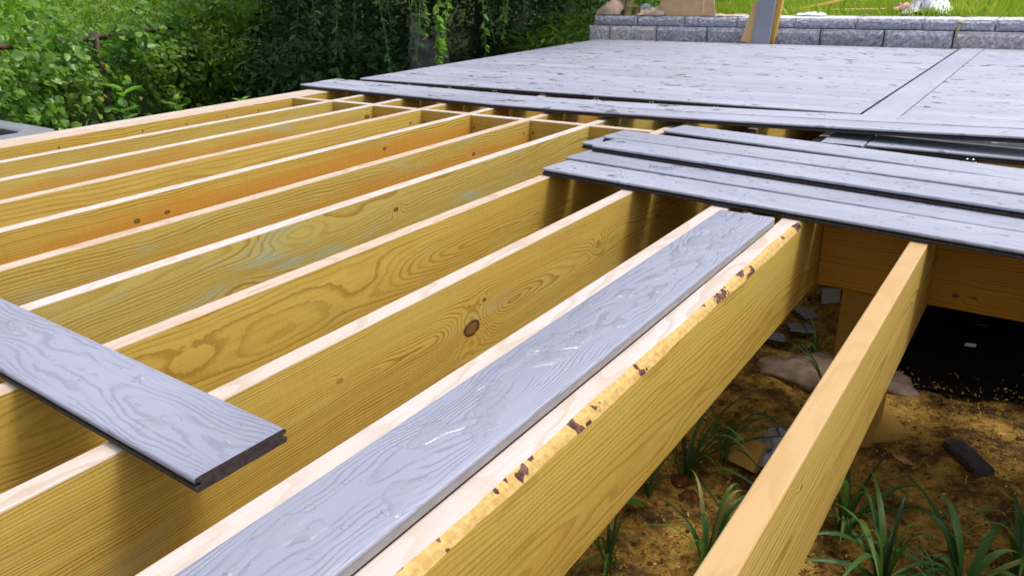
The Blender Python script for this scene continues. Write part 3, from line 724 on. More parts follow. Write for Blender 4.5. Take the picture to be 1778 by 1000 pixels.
circ = [(.335*math.cos(math.atan2(y, x)), .335*math.sin(math.atan2(y, x))) for x, y in pr]
V, F = loft([[(x, y, AT-.05) for x, y in pr], [(x, y, AT-.015) for x, y in pr], [(x*.97, y*.97, AT) for x, y in pr], [(x*1.05, y*1.05, AT+.004) for x, y in circ], [(x, y, AT-.005) for x, y in circ], [(x, y, AT-.06) for x, y in circ]]); mesh('top_panel', V, F, m_acg, ac, smooth=False)
gr = []
for rr in np.linspace(.03, .328, 16):
    gr.append(tube([(rr*math.cos(t), rr*math.sin(t), AT-.006) for t in np.linspace(0, 2*math.pi, 40)], .0022, 4))
for t in np.linspace(0, 2*math.pi, 9)[:-1]: gr.append(tube([(.03*math.cos(t), .03*math.sin(t), AT-.010), (.332*math.cos(t), .332*math.sin(t), AT-.010)], .003, 4))
mesh('fan_grille', *merge(gr), m_black, ac)
V, F = lathe([(0, AT-.06), (.335, AT-.061)], 32); mesh('fan_well', V, F, m_black, ac)

# =================================================================== UNDER THE DECK AT RIGHT
m_off = composite('cap_offcut', (.26, .265, .31), puddle=0, emboss=.3)
def offcut(x, y, L, rz, label, tilt=(0, 0), dz=.004):
    o = deck_board('deck_board_offcut', L, m_off, None, (x, y, gz(x, y)+dz), (tilt[0], tilt[1], rz), seg=1); tag(o, label, 'offcut', 'grey board offcuts under the deck'); return o
sc_ = .62
for (x, y, L, rz, tl, lab) in ((-.665, 3.18, .07, .3, (.9, 0), 'grey offcut standing on edge behind the post'), (-.70, 2.95, .075, 1.0, (.15, .1), 'grey offcut lying at the back of the three'),
      (-.69, 2.80, .085, .45, (-.1, .05), 'grey offcut lying in the middle of the three'), (-.70, 2.64, .07, 1.9, (.1, .0), 'grey offcut lying nearest, by the stone slab')):
    o = offcut(x, y, L, rz, lab, tl); o.scale = (1, sc_, 1)
# slab of pale concrete
def rock(name, loc, s, mat, label, cat, seed, flat=.35):
    r = np.random.default_rng(seed); V = []; F = []; n1, n2 = 9, 16
    ph = r.uniform(0, 6, 8)
    for i in range(n1+1):
        for k in range(n2):
            a = math.pi*i/n1; t = 2*math.pi*k/n2
            q = 1+.16*math.sin(3*t+ph[0])+.10*math.sin(5*t+ph[1]+a*2)+.05*r.normal()
            V.append((s*q*math.sin(a)**.7*math.cos(t), s*.8*q*math.sin(a)**.7*math.sin(t), s*flat*math.cos(a)*(1+.08*r.normal())))
    for i in range(n1):
        for k in range(n2): F.append((i*n2+k, (i+1)*n2+k, (i+1)*n2+(k+1) % n2, i*n2+(k+1) % n2))
    o = mesh(name, V, F, mat, None, loc, (0, 0, r.uniform(0, 3)), smooth=True); tag(o, label, cat); return o
m_rock = plain('pale_rock', (.21, .155, .115), .9, .15, .35, 18, .9)
rock('stone_slab', (-.545, 2.52, gz(-.545, 2.52)+.01), .16, m_rock, 'broken pale stone slab lying under the deck beside the post', 'stone', 3, .11)
rock('stone_lump', (-.30, 2.60, gz(-.30, 2.60)+.005), .10, m_rock, 'pale brown stone half hidden behind the nearest joist', 'stone', 4, .3)
m_lump = plain('clay', (.15, .055, .02), .9, .1, .4, 20, .8)
for k, (x, y, s) in enumerate(((-.66, 1.72, .034), (-.61, 1.66, .026), (-.70, 1.83, .024))):
    rock('clay_lump', (x, y, gz(x, y)), s, m_lump, ['reddish clay lump among the grass, the largest', 'reddish clay lump in front of its neighbours', 'reddish clay lump behind its neighbours'][k], 'clay', 20+k, .5)
m_oc1 = wood('offcut_wood', (.56, .36, .09), (.36, .20, .035), seed=6.1, px=-.3, pz=.0, sp=.008, green=0)
def offwood(loc, wd, L, th, rz, label, rx=0, ry=0):
    V, F, I = extrude([(-wd/2, 0), (wd/2, 0), (wd/2, th), (-wd/2, th)], np.linspace(0, L, 4)); o = mesh('wood_offcut', V, F, m_oc1, None, loc, (rx, ry, rz)); tag(o, label, 'offcut'); return o
offwood((-.235, 2.185, gz(-.235, 2.185)-.002), .14, .24, .036, .62, 'yellow timber offcut with dark cut end lying beside the nearest joist', rx=.04)
offwood((-.545, 1.90, gz(-.545, 1.90)+.0), .09, .085, .03, -.25, 'small striped timber offcut standing in the grass between two joists', rx=.95)
m_dk = plain('dark_composite', (.05, .042, .048), .75, .3, .3, 60, .3)
V, F, I = extrude([(-.026, 0), (.026, 0), (.030, .012), (.026, .022), (-.026, .022), (-.030, .012)], np.linspace(0, .145, 5)); o = mesh('composite_offcut', V, F, m_dk, None, (.022, 2.125, gz(.022, 2.125)+.002), (0, 0, .66)); tag(o, 'dark brown composite offcut lying on the sawdust at right', 'offcut')
m_bag = NT('clear_bag'); m_bag = m_bag.done(m_bag.principled((.55, .58, .68), .18, None, .6, Alpha=.55))
crumple('plastic_bag', -.545, -.415, 1.90, 2.03, lambda u, v: gz(-.48, 1.96)+.01+.07*math.exp(-((u-.5)/.35)**2-((v-.5)/.4)**2), .05, m_bag, 'crumpled clear plastic bag behind the nearest joist', 'bag', 9, 16, 14)
dry_leaf((-.20, 2.10, gz(-.2, 2.1)+.012), .075, -.6, 'pinkish brown dry leaf beside the timber offcut')
V, F = box_vf(-.018, .018, -.002, .002, 0, .012); o = mesh('paper_tag', V, F, m_white, None, (-.10, 2.98, gz(-.1, 2.98)+.022), (.3, 0, .3)); tag(o, 'tiny pale tag lying in the dark under the deck', 'tag')

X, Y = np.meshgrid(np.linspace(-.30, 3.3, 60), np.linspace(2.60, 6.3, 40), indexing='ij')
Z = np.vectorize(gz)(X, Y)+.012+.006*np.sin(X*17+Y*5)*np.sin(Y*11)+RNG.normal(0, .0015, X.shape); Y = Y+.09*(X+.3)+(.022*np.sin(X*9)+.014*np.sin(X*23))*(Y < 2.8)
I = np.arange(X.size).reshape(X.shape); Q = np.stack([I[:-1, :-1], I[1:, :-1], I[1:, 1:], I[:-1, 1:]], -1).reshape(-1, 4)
o = quadmesh('shade_sheet', np.stack([X, Y, Z], -1).reshape(-1, 3), Q, plain('shade_black', (.006, .006, .006), .95, .05, .3, 90)); tag(o, 'black sheet standing in for the deep shade under the deck', 'shade sheet')  # black sheet laid on the soil to paint in the deep under-deck shade
# wood chips scattered over the sawdust
nC = 14000; r = RNG
cx = r.uniform(-1.25, .75, nC); cy = np.where(cx > -.33, r.uniform(.9, 2.60, nC), r.uniform(.9, 3.4, nC)); cs = r.uniform(.0012, .0048, nC); ct = r.uniform(0, math.pi, nC); asp = r.uniform(.25, .6, nC)
spill = (cx > -.3) & (r.uniform(0, 1, nC) < .035); cy = np.where(spill, 2.58+.09*(cx+.3)+np.abs(r.normal(0, .06, nC)), cy)
cz = np.array([gz(a, b) for a, b in zip(cx, cy)])+.003+np.where(spill, .018, 0)
ux, uy = np.cos(ct)*cs, np.sin(ct)*cs; vx, vy = -np.sin(ct)*cs*asp, np.cos(ct)*cs*asp; tz = r.normal(0, .0022, nC); tz2 = r.normal(0, .0012, nC)
V = np.stack([np.stack([cx-ux-vx, cy-uy-vy, cz-tz-tz2], -1), np.stack([cx+ux-vx, cy+uy-vy, cz+tz-tz2], -1), np.stack([cx+ux+vx, cy+uy+vy, cz+tz+tz2+.0015], -1), np.stack([cx-ux+vx, cy-uy+vy, cz-tz+tz2+.0015], -1)], 1).reshape(-1, 3)
n = NT('wood_chips'); m_chip = n.done(n.principled(n.ramp(n.attr('rnd'), [(0, (.11, .045, .006)), (.4, (.34, .18, .025)), (.85, (.50, .30, .06)), (1, (.66, .46, .18))]), .85, None, .2))
o = quadmesh('wood_chips', V, np.arange(nC*4).reshape(-1, 4), m_chip, face_rnd=r.uniform(0, 1, nC)); tag(o, 'pale wood chips and sawdust scattered on the soil under the deck', 'wood chips', kind='stuff')

# dead leaf bits, bark crumbs and clods trodden into the sawdust
nL = 1500; lx = r.uniform(-1.2, .7, nL); ly = r.uniform(.95, 3.2, nL); ls_ = r.uniform(.003, .011, nL); lt_ = r.uniform(0, 6.28, nL)
lz = np.array([gz(a, b) for a, b in zip(lx, ly)])+.004; LV = []; LF = []
for i in range(nL):
    k0 = len(LV); m_ = 5
    for k in range(m_):
        a = lt_[i]+2*math.pi*k/m_; q = ls_[i]*r.uniform(.5, 1.2); LV.append((lx[i]+q*math.cos(a), ly[i]+q*.6*math.sin(a), lz[i]+r.uniform(-.002, .006)))
    LF.append(tuple(range(k0, k0+m_)))
n = NT('litter'); m_lit = n.done(n.principled(n.ramp(n.attr('rnd'), [(0, (.03, .014, .006)), (.6, (.10, .05, .018)), (.9, (.26, .16, .06)), (1, (.42, .34, .22))]), .9, None, .15))
o = quadmesh('leaf_litter', np.array(LV), np.array(LF), m_lit, face_rnd=r.uniform(0, 1, nL)); tag(o, 'dark bark crumbs and dead leaf bits among the sawdust', 'litter', kind='stuff')

# =================================================================== FOLIAGE
def leaf_arrays(P, D, N, L, W, droop=.15, fold=.25):
    """each leaf: two quads folded along the midrib"""
    P = np.asarray(P); n = len(P)
    D = D/np.linalg.norm(D, axis=1, keepdims=True)
    Sd = np.cross(D, N); Sd /= np.maximum(np.linalg.norm(Sd, axis=1, keepdims=True), 1e-6); Nn = np.cross(Sd, D)
    L = np.asarray(L).reshape(-1, 1); W = np.asarray(W).reshape(-1, 1)
    b = P; t = P+D*L-Nn*L*droop
    def pt(f, s, dr): return P+D*L*f+Sd*W*s+Nn*(abs(s)*W*fold-L*droop*dr)
    l1, r1 = pt(.25, -.46, .05), pt(.25, .46, .05); l2, r2 = pt(.62, -.40, .35), pt(.62, .40, .35)
    V = np.stack([b, r1, r2, t, l2, l1], 1).reshape(-1, 3); k = np.arange(n)*6
    Q = np.concatenate([np.stack([k, k+1, k+2, k+3], -1), np.stack([k, k+3, k+4, k+5], -1)])
    return V, Q
def unit(n, r):
    v = r.normal(size=(n, 3)); return v/np.linalg.norm(v, axis=1, keepdims=True)
def leaf_object(name, P, D, N, L, W, mat, parent, r, rnd=None, droop=.15):
    V, Q = leaf_arrays(P, D, N, L, W, droop)
    rn = r.uniform(0, 1, len(P)) if rnd is None else rnd
    return quadmesh(name, V, Q, mat, parent, face_rnd=np.concatenate([rn, rn]))
def clumped(n, m, center, radii, r, shell=.5, sig=.16, zmin=None):
    C = unit(m, r)*(r.uniform(shell, 1, (m, 1))**.6)
    id_ = r.integers(0, m, n); P = C[id_]+r.normal(0, sig, (n, 3)); P = P*np.array(radii)+np.array(center)
    if zmin is not None: P[:, 2] = np.maximum(P[:, 2], zmin+r.uniform(0, .1, n))
    return P, id_
LM_vine = leafmat('leaf_vine', [(0, (.06, .15, .022)), (.45, (.12, .27, .035)), (.8, (.21, .39, .045)), (.93, (.30, .44, .07)), (1, (.56, .50, .09))], .32, trans=.42)
LM_weed = leafmat('leaf_weed', [(0, (.11, .23, .02)), (.5, (.24, .40, .03)), (.9, (.36, .52, .05)), (1, (.50, .50, .10))], .45)
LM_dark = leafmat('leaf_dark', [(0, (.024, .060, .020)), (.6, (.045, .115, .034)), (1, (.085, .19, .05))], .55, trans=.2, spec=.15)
LM_light = leafmat('leaf_fresh', [(0, (.09, .24, .02)), (.6, (.19, .41, .03)), (1, (.34, .52, .05))], .4)
LM_red = leafmat('leaf_red', [(0, (.09, .03, .012)), (1, (.24, .08, .03))], .5)
LM_grass = leafmat('leaf_grass', [(0, (.03, .08, .02)), (.55, (.06, .16, .035)), (.88, (.12, .24, .06)), (1, (.36, .32, .11))], .45)
LM_lawn = leafmat('leaf_lawn', [(0, (.13, .24, .02)), (.5, (.29, .43, .03)), (.9, (.46, .54, .05)), (1, (.62, .55, .18))], .5)

# ---- chain-link fence
FA, FB = Vector((-4.85, 1.06, 0)), Vector((-9.6, 8.22, 0)); FD = (FB-FA).normalized(); FL = (FB-FA).length; FN = Vector((FD.y, -FD.x, 0))
fence = empty('chain_link_fence', (FA.x, FA.y, GZ), label='rusty chain-link fence overgrown with vines behind the deck', cat='fence')
m_rust = plain('rusty_pipe', (.085, .045, .032), .7, .4, .5, 40, .4); m_wire = plain('fence_wire', (.10, .10, .09), .5, .5, .3, 50, metallic=.3)
RZ = .19-GZ
V, F = tube([tuple(FD*s+Vector((0, 0, RZ+.02*math.sin(s*1.3)))) for s in np.linspace(0, FL, 24)], .021, 8); mesh('top_rail', V, F, m_rust, fence, smooth=True)
for s in np.arange(.4, FL, 2.5):
    V, F = tube([tuple(FD*s+Vector((0, 0, -.1))), tuple(FD*s+Vector((0, 0, RZ+.04)))], .026, 8); mesh('fence_post', V, F, m_rust, fence, smooth=True)
wires = []; cell = .052
nw = int(FL/cell); nh = int(RZ/cell)
Vw = []; Qw = []
for i in range(nw):
    for s_ in (0, 1):
        pts = []
        for j in range(nh+1):
            off = cell*.5*((j+s_) % 2)
            p = FD*(i*cell+off if s_ == 0 else i*cell+off)+Vector((0, 0, .03+j*cell))+FN*(.004*((j+s_) % 2))
            pts.append(p)
        for j in range(nh):
            a_, b_ = pts[j], pts[j+1]; e = FD*.0016; g = FN*.0016; k0 = len(Vw)
            Vw += [tuple(a_+e), tuple(a_-e), tuple(b_-e), tuple(b_+e), tuple(a_+g), tuple(a_-g), tuple(b_-g), tuple(b_+g)]; Qw += [(k0, k0+1, k0+2, k0+3), (k0+4, k0+5, k0+6, k0+7)]
o = quadmesh('wire_mesh', np.array(Vw), np.array(Qw), m_wire, fence); o['kind'] = 'stuff'

# ---- vines on the fence: each a plant of its own
def vine(s0, s1, zc, zr, n, m, label, seed, mat=LM_vine, size=.062, out=.16, sig=.10, extra_red=0):
    r = np.random.default_rng(seed); mid = FA+FD*((s0+s1)/2)
    root = empty('climbing_vine', (mid.x, mid.y, GZ), label=label, cat='vine', group='vines on the fence')
    C = np.stack([r.uniform(-(s1-s0)/2, (s1-s0)/2, m), r.normal(.0, out, m), np.clip(r.normal(zc, zr, m), GZ+.08, .50)], 1)
    id_ = r.integers(0, m, n); Q = C[id_]+r.normal(0, sig, (n, 3))*np.array([1.15, .8, .75])
    P = np.stack([Q[:, 0]*FD.x+Q[:, 1]*FN.x, Q[:, 0]*FD.y+Q[:, 1]*FN.y, np.maximum(Q[:, 2], GZ+.03)-GZ], 1)
    D = unit(n, r)*.75+np.array([FN.x*.5, FN.y*.5, -.35]); N = unit(n, r)*.6+np.array([FN.x*.6, FN.y*.6, .85])
    L = size*r.uniform(.55, 1.25, n); hv = np.clip(.55*r.uniform(0, 1, m)[id_]+.5*r.uniform(0, 1, n), 0, 1)
    leaf_object('leaves', P, D, N, L, L*r.uniform(.75, .98, n), mat, root, r, hv)
    if extra_red:
        k = r.integers(0, n, extra_red); leaf_object('red_leaves', P[k]+r.normal(0, .04, (extra_red, 3)), D[k], N[k], L[k]*.8, L[k]*.45, LM_red, root, r)
    st = []
    for _ in range(7):
        x = r.uniform(-(s1-s0)/2, (s1-s0)/2); p = []
        for t in np.linspace(0, 1, 8):
            q = FD*(x+.25*math.sin(t*4+x*3)*t)+FN*(.03*math.sin(t*9))+Vector((0, 0, t*(.75+.25*r.uniform()))); p.append(tuple(q))
        st.append(tube(p, [.007*(1-.7*t) for t in np.linspace(0, 1, 8)], 5))
    mesh('stems', *merge(st), m_bark, root); return root
vine(.9, 2.3, -.02, .20, 2600, 46, 'broad-leaved vine with yellowing leaves at the left end of the fence', 51, size=.064)
vine(2.2, 3.4, .02, .15, 700, 16, 'sparse broad-leaved vine along the rusty fence rail', 52, size=.062)
vine(2.9, 4.6, -.12, .24, 3000, 46, 'dense vine mat on the fence in front of the sunlit weeds', 53, size=.058, extra_red=60)
vine(4.2, 6.0, -.05, .27, 5600, 60, 'dark vine mat with reddish withered leaves on the fence', 54, mat=LM_vine, size=.060, extra_red=200, out=.22)
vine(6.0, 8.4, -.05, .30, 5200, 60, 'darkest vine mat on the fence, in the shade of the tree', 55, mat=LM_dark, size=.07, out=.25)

# ---- bushes and weeds behind the fence
def bush(name, c, rad, n, m, mat, label, seed, size=.05, asp=.5, group='bushes beyond the fence', cat='bush', up=.4, sig=.15, stems=8):
    r = np.random.default_rng(seed); root = empty(name, (c[0], c[1], GZ), label=label, cat=cat, group=group)
    P, id_ = clumped(n, m, (0, 0, c[2]-GZ), rad, r, .35, sig, zmin=.02)
    outv = P-np.array([0, 0, c[2]-GZ]); outv /= np.maximum(np.linalg.norm(outv, axis=1, keepdims=True), 1e-3)
    D = unit(n, r)*.8+outv*.6+np.array([0, 0, up-.3]); N = unit(n, r)*.6+outv*.3+np.array([0, 0, .8]); L = size*r.uniform(.55, 1.3, n)
    hv = np.clip(.6*r.uniform(0, 1, m)[id_]+.45*r.uniform(0, 1, n), 0, 1)
    leaf_object('foliage', P, D, N, L, L*asp*r.uniform(.8, 1.15, n), mat, root, r, hv)
    st = []
    for _ in range(stems):
        a = r.uniform(0, 6.28); t_ = r.uniform(.3, .8); e = Vector((math.cos(a)*rad[0]*t_, math.sin(a)*rad[1]*t_, (c[2]-GZ)+rad[2]*.5*r.uniform(-.2, .9)))
        st.append(tube([(0.03*math.cos(a), .03*math.sin(a), -.02), tuple(e*.5+Vector((0, 0, .1))), tuple(e)], [.012, .008, .004], 5))
    mesh('stems', *merge(st), m_bark if mat is LM_dark else m_stem, root); return root
bsh = [((-7.3, 2.5, -.15), (.95, .85, .55), LM_weed, .068, .42, 'fine-leaved pale green bush beyond the left end of the fence'),
       ((-8.2, 3.6, -.05), (1.1, 1.0, .62), LM_light, .07, .45, 'fresh green bush beyond the fence, second from the left'),
       ((-7.7, 4.9, -.10), (.95, .9, .60), LM_weed, .06, .35, 'narrow-leaved weedy bush beyond the middle of the fence'),
       ((-9.3, 4.9, .05), (1.3, 1.2, .75), LM_weed, .06, .4, 'tall pale bush behind the weedy bushes'),
       ((-9.2, 2.6, .0), (1.2, 1.2, .72), LM_light, .06, .5, 'light green bush at the far left behind the others'),
       ((-8.9, 6.3, .05), (1.2, 1.1, .75), LM_vine, .06, .6, 'mid-green bush beyond the fence next to the shade'),
       ((-11.3, 5.0, .2), (1.6, 1.7, 1.0), LM_light, .075, .5, 'big sunlit bush far beyond the fence, left of centre'),
       ((-11.2, 2.6, .2), (1.6, 1.6, 1.0), LM_weed, .075, .5, 'big pale bush at the far left edge of the thicket'),
       ((-11.0, 7.8, .3), (1.8, 1.6, 1.1), LM_vine, .075, .55, 'big mid-green bush far beyond the fence, right of centre')]
for k, (c, rd_, mt, sz, asp, lab) in enumerate(bsh): bush('bush', c, rd_, 5200, 70, mt, lab, 300+k, sz, asp, sig=.17)
# low weeds in front of the fence and beside the deck
def broadweed(x, y, h, n, size, label, seed, mat=LM_light, base=None):
    r = np.random.default_rng(seed); b0 = GZ if base is None else base; root = empty('broadleaf_weed', (x, y, b0), label=label, cat='weed', group='broad-leaved weeds')
    lean = Vector((r.normal(0, .06), r.normal(0, .06), 0)); pts = [tuple(lean*t*t+Vector((0, 0, h*t))) for t in np.linspace(0, 1, 6)]
    mesh('stem', *tube(pts, [.006, .0055, .005, .0045, .004, .002], 5), m_stem, root)
    t = np.sort(r.uniform(.15, 1, n)); a = np.arange(n)*2.4+r.uniform(0, .5, n); P = np.stack([lean.x*t*t, lean.y*t*t, h*t], 1)
    D = np.stack([np.cos(a), np.sin(a), .25+.5*t], 1); N = np.tile([0, 0, 1.0], (n, 1))+D*-.2; L = size*(1.15-.55*t)*r.uniform(.8, 1.15, n)
    leaf_object('leaves', P, D, N, L, L*.52, mat, root, r, droop=.28); return root
broadweed(-4.52, 2.50, .74, 26, .17, 'broad-leaved weed rising beside the deck rim, the tallest', 71)
broadweed(-4.75, 2.15, .62, 16, .13, 'broad-leaved weed just right of the air conditioner', 72)
broadweed(-4.9, 3.1, .64, 16, .12, 'broad-leaved weed in front of the fence, behind the tallest one', 73)
broadweed(-4.3, 3.15, .60, 14, .11, 'small broad-leaved weed near the middle of the deck rim', 74)
broadweed(-.728, 1.52, .15, 10, .06, 'small green weed growing under the deck by the waney joist', 75, base=gz(-.728, 1.52))
def grass_clump(x, y, n, h, wd, label, seed, base=None, spread=.5, mat=LM_grass, group='grass clumps', name='grass_clump', lean=None):
    r = np.random.default_rng(seed); b0 = gz(x, y) if base is None else base; root = empty(name, (x, y, b0), label=label, cat='grass', group=group)
    for b_ in range(n):
        a = r.uniform(0, 6.28); hh = h*r.uniform(.35, 1.15); sp_ = spread*r.uniform(.15, 1.35); ww = wd*r.uniform(.35, .95); seg = 9
        V = []; F = []; d = Vector((math.cos(a), math.sin(a), 0)); sd_ = Vector((-d.y, d.x, 0)); p0 = d*r.uniform(0, .02)
        if lean: d = (d+Vector(lean)).normalized()
        tw = r.uniform(-.8, .8)
        for i in range(seg+1):
            t = i/seg; c_ = p0+d*(sp_*h*1.5*t**1.6)+Vector((0, 0, hh*(1.35*t-.75*t**2.6)))
            wv = ww*(.55+.9*t if t < .4 else .91)*(1-max(0, (t-.4)/.6)**1.6)+.0004
            s2 = (sd_*math.cos(tw*t)+Vector((0, 0, math.sin(tw*t)))).normalized()
            V += [tuple(c_-s2*wv), tuple(c_-Vector((0, 0, wv*.5))), tuple(c_+s2*wv)]
        for i in range(seg):
            k = i*3; F += [(k, k+1, k+4, k+3), (k+1, k+2, k+5, k+4)]
        quadmesh('blade', V, F, mat, root, face_rnd=np.full(len(F), r.uniform(0, 1)), smooth=True)
    return root
gc = [(-.655, 1.74, 14, .33, .0085, 'tall dark grass clump between the waney joist and the small offcut'),
      (-.60, 1.90, 12, .28, .008, 'grass clump in front of the small striped offcut'),
      (-.665, 1.31, 11, .21, .006, 'thin grass clump at the bottom edge under the waney joist'),
      (-.47, 1.42, 13, .24, .009, 'grass clump left of the nearest joist at the bottom edge'),
      (-.235, 1.72, 15, .30, .011, 'broad-bladed grass clump just right of the nearest joist'),
      (-.12, 1.58, 14, .27, .011, 'broad-bladed grass clump at the bottom, right of the joist'),
      (.03, 1.64, 15, .27, .012, 'broad-bladed arching grass clump near the bottom right corner'),
      (.13, 1.80, 12, .30, .011, 'broad-bladed grass clump at the right edge'),
      (-.71, 1.62, 8, .18, .0055, 'thin grass tuft beside the small green weed'),
      (-.55, 2.66, 7, .20, .007, 'grass clump beside the grey offcuts under the deck'),
      (-.43, 2.35, 6, .24, .007, 'grass blades by the post under the deck')]
for k, (x, y, n_, h_, w_, lab) in enumerate(gc): grass_clump(x, y, int(n_*1.5), h_, w_, lab, 400+k, spread=.55, group='grass clumps under the deck')
for k, (x, y, h_, lab) in enumerate(((-4.66, 2.30, .80, 'arching grass tuft beside the air conditioner'), (-4.42, 2.62, .84, 'arching grass tuft beside the tallest broad-leaved weed'), (-4.3, 2.95, .80, 'arching grass tuft near the middle of the deck rim'), (-4.3, 3.6, .72, 'arching grass tuft near the far end of the rim'))):
    grass_clump(x, y, 12, h_, .010, lab, 430+k, base=GZ, spread=.45, group='grass tufts beside the deck')

# ---- the shade tree with hanging sprays
def tree(name, c, trunk_r, h, crown_c, crown_r, n, m, mat, label, seed, size=.09, group=None, asp=.45, sprays=(), limbs=7):
    r = np.random.default_rng(seed); root = empty(name, (c[0], c[1], GZ), label=label, cat='tree', group=group)
    tp = [(0, 0, -.1), (.05, .02, h*.3), (-.04, .06, h*.65), (.02, .0, h)]
    parts = [tube(tp, [trunk_r*1.35, trunk_r, trunk_r*.8, trunk_r*.5], 12)]
    cc = Vector((crown_c[0]-c[0], crown_c[1]-c[1], crown_c[2]-GZ))
    for _ in range(limbs):
        d = Vector(unit(1, r)[0]); d.z = abs(d.z)*.5; e = cc+Vector((d.x*crown_r[0]*.7, d.y*crown_r[1]*.7, d.z*crown_r[2]*.7))
        s = Vector((0, 0, h*r.uniform(.55, .98))); parts.append(tube([tuple(s), tuple(s*.5+e*.5+Vector((0, 0, .25))), tuple(e)], [trunk_r*.45, trunk_r*.28, trunk_r*.1], 7))
    mesh('trunk', *merge(parts), m_bark, root, smooth=True)
    P, id_ = clumped(n, m, tuple(cc), crown_r, r, .25, .15)
    D = unit(n, r)+np.array([0, 0, -.5]); N = unit(n, r)*.7+np.array([0, 0, .8]); L = size*r.uniform(.6, 1.3, n)
    leaf_object('crown', P, D, N, L, L*asp, mat, root, r, np.clip(.6*r.uniform(0, 1, m)[id_]+.4*r.uniform(0, 1, n), 0, 1))
    for (x, y, z0, z1, nn, sz, mt) in sprays:
        k = 10; ph = r.uniform(0, 6); pts = []
        for t in np.linspace(0, 1, k): pts.append(Vector((x-c[0]+.10*math.sin(t*2.2+ph)*t, y-c[1]+.08*math.cos(t*2+ph)*t, (z0+(z1-z0)*t)-GZ)))
        sp_ = mesh('hanging_spray', *tube([tuple(p) for p in pts], [.006*(1-.75*t) for t in np.linspace(0, 1, k)], 5), m_stem, root)
        t = np.sort(r.uniform(.05, 1, nn)); Pp = np.array([[np.interp(tt, np.linspace(0, 1, k), [p[i] for p in pts]) for i in range(3)] for tt in t])
        a = np.arange(nn)*math.pi+r.normal(0, .55, nn)+ph; D = np.stack([np.cos(a), np.sin(a), -.45+r.normal(0, .2, nn)], 1); N = unit(nn, r)*.45+np.array([.35, -.55, .75])
        L = sz*r.uniform(.7, 1.2, nn)*(1.1-.3*t); leaf_object('spray_leaves', Pp, D, N, L, L*.46, mt, sp_, r, droop=.2)
    return root
spr = []
rr = np.random.default_rng(77)
def at_depth(px, dep):
    x = (px-889)/1354.24; v = _F+_R2*x+_U2*((500-60)/1354.24); v = v*(dep/1.0); return v.x, v.y
for px, dep, z1, nn, sz, mt in [(560, 6.3, .05, 26, .085, LM_dark), (600, 6.6, -.05, 30, .08, LM_dark), (652, 6.2, -.15, 34, .075, LM_dark), (690, 6.6, .05, 34, .08, LM_dark), (718, 6.1, .16, 26, .07, LM_vine), (738, 6.4, .05, 26, .07, LM_dark), (757, 6.3, .10, 22, .07, LM_vine),
        (700, 5.9, -.05, 26, .08, LM_dark), (728, 5.8, .0, 24, .08, LM_dark), (745, 6.0, .12, 22, .07, LM_vine), (778, 5.9, -.18, 110, .068, LM_light), (792, 6.0, .0, 60, .068, LM_light), (826, 6.2, -.12, 34, .075, LM_vine), (843, 6.6, .02, 34, .075, LM_dark), (880, 7.0, .08, 34, .08, LM_dark), (893, 6.7, .02, 36, .075, LM_vine), (915, 7.2, .04, 40, .075, LM_dark), (930, 7.4, .06, 36, .07, LM_dark), (865, 7.4, .12, 30, .07, LM_dark), (630, 7.2, .02, 34, .08, LM_dark), (530, 6.9, .12, 30, .09, LM_dark)]:
    x, y = at_depth(px, dep); spr.append((x, y, 1.25, z1, int(nn*1.6), sz, mt))
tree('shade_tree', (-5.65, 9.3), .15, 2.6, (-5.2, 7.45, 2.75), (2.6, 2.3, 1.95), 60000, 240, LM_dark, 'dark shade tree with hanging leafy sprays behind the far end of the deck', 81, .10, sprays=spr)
tree('shade_tree', (-8.0, 10.8), .2, 3.0, (-7.9, 10.3, 2.6), (3.0, 2.4, 2.2), 30000, 160, LM_dark, 'dark tree deep in the shade behind the one with hanging sprays', 82, .12)
# dark undergrowth below the trees
und = [((-6.2, 5.55, -.35), (.9, .7, .42), 'dark low shrub under the tree, nearest the deck corner'), ((-7.0, 7.0, -.1), (1.1, .9, .65), 'dark shrub in the middle of the shade'), ((-5.9, 9.3, .1), (1.5, 1.0, .95), 'dark shrub at the back of the shade, right'), ((-8.0, 7.8, .1), (1.4, 1.2, .95), 'dark shrub at the back of the shade, left'), ((-4.9, 10.6, .25), (1.6, 1.0, 1.1), 'dark shrub far behind the left end of the wall'), ((-6.6, 12.6, .3), (2.0, 1.0, 1.2), 'dark shrub at the very back of the shade, right of the trunk'), ((-8.9, 12.4, .3), (1.8, 1.2, 1.2), 'dark shrub at the very back of the shade, left of the trunk'), ((-4.2, 13.0, .3), (1.8, 1.0, 1.2), 'dark shrub beyond the garden behind the wall end')]
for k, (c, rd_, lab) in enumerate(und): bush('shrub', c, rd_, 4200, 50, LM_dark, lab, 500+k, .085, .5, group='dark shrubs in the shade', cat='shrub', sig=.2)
# pale log and curled bark beside the trunk
m_log = plain('grey_log', (.16, .145, .13), .9, .2, .35, 14, .7)
rs = np.random.default_rng(5); V = []; F = []; nS, mS = 22, 9
for i in range(mS+1):
    t = i/mS
    for k in range(nS):
        a_ = 2*math.pi*k/nS; q = 1+.22*math.sin(3*a_+.7)*(.5+.5*t)+.12*math.sin(7*a_+2*t)+.05*rs.normal()
        top = (.80+.10*math.sin(2*a_)+.08*math.sin(5*a_+1)) if i == mS else .80*t
        V.append((.20*q*(1.25-.35*t)*math.cos(a_)+.07*t, .18*q*(1.25-.35*t)*math.sin(a_), top-.04))
for i in range(mS):
    for k in range(nS): F.append((i*nS+k, i*nS+(k+1) % nS, (i+1)*nS+(k+1) % nS, (i+1)*nS+k))
F.append(tuple(mS*nS+k for k in range(nS)))
o = mesh('tree_stump', V, F, m_log, None, (-5.72, 6.62, GZ), smooth=False); tag(o, 'grey broken tree stump in the shade behind the deck edge', 'stump')
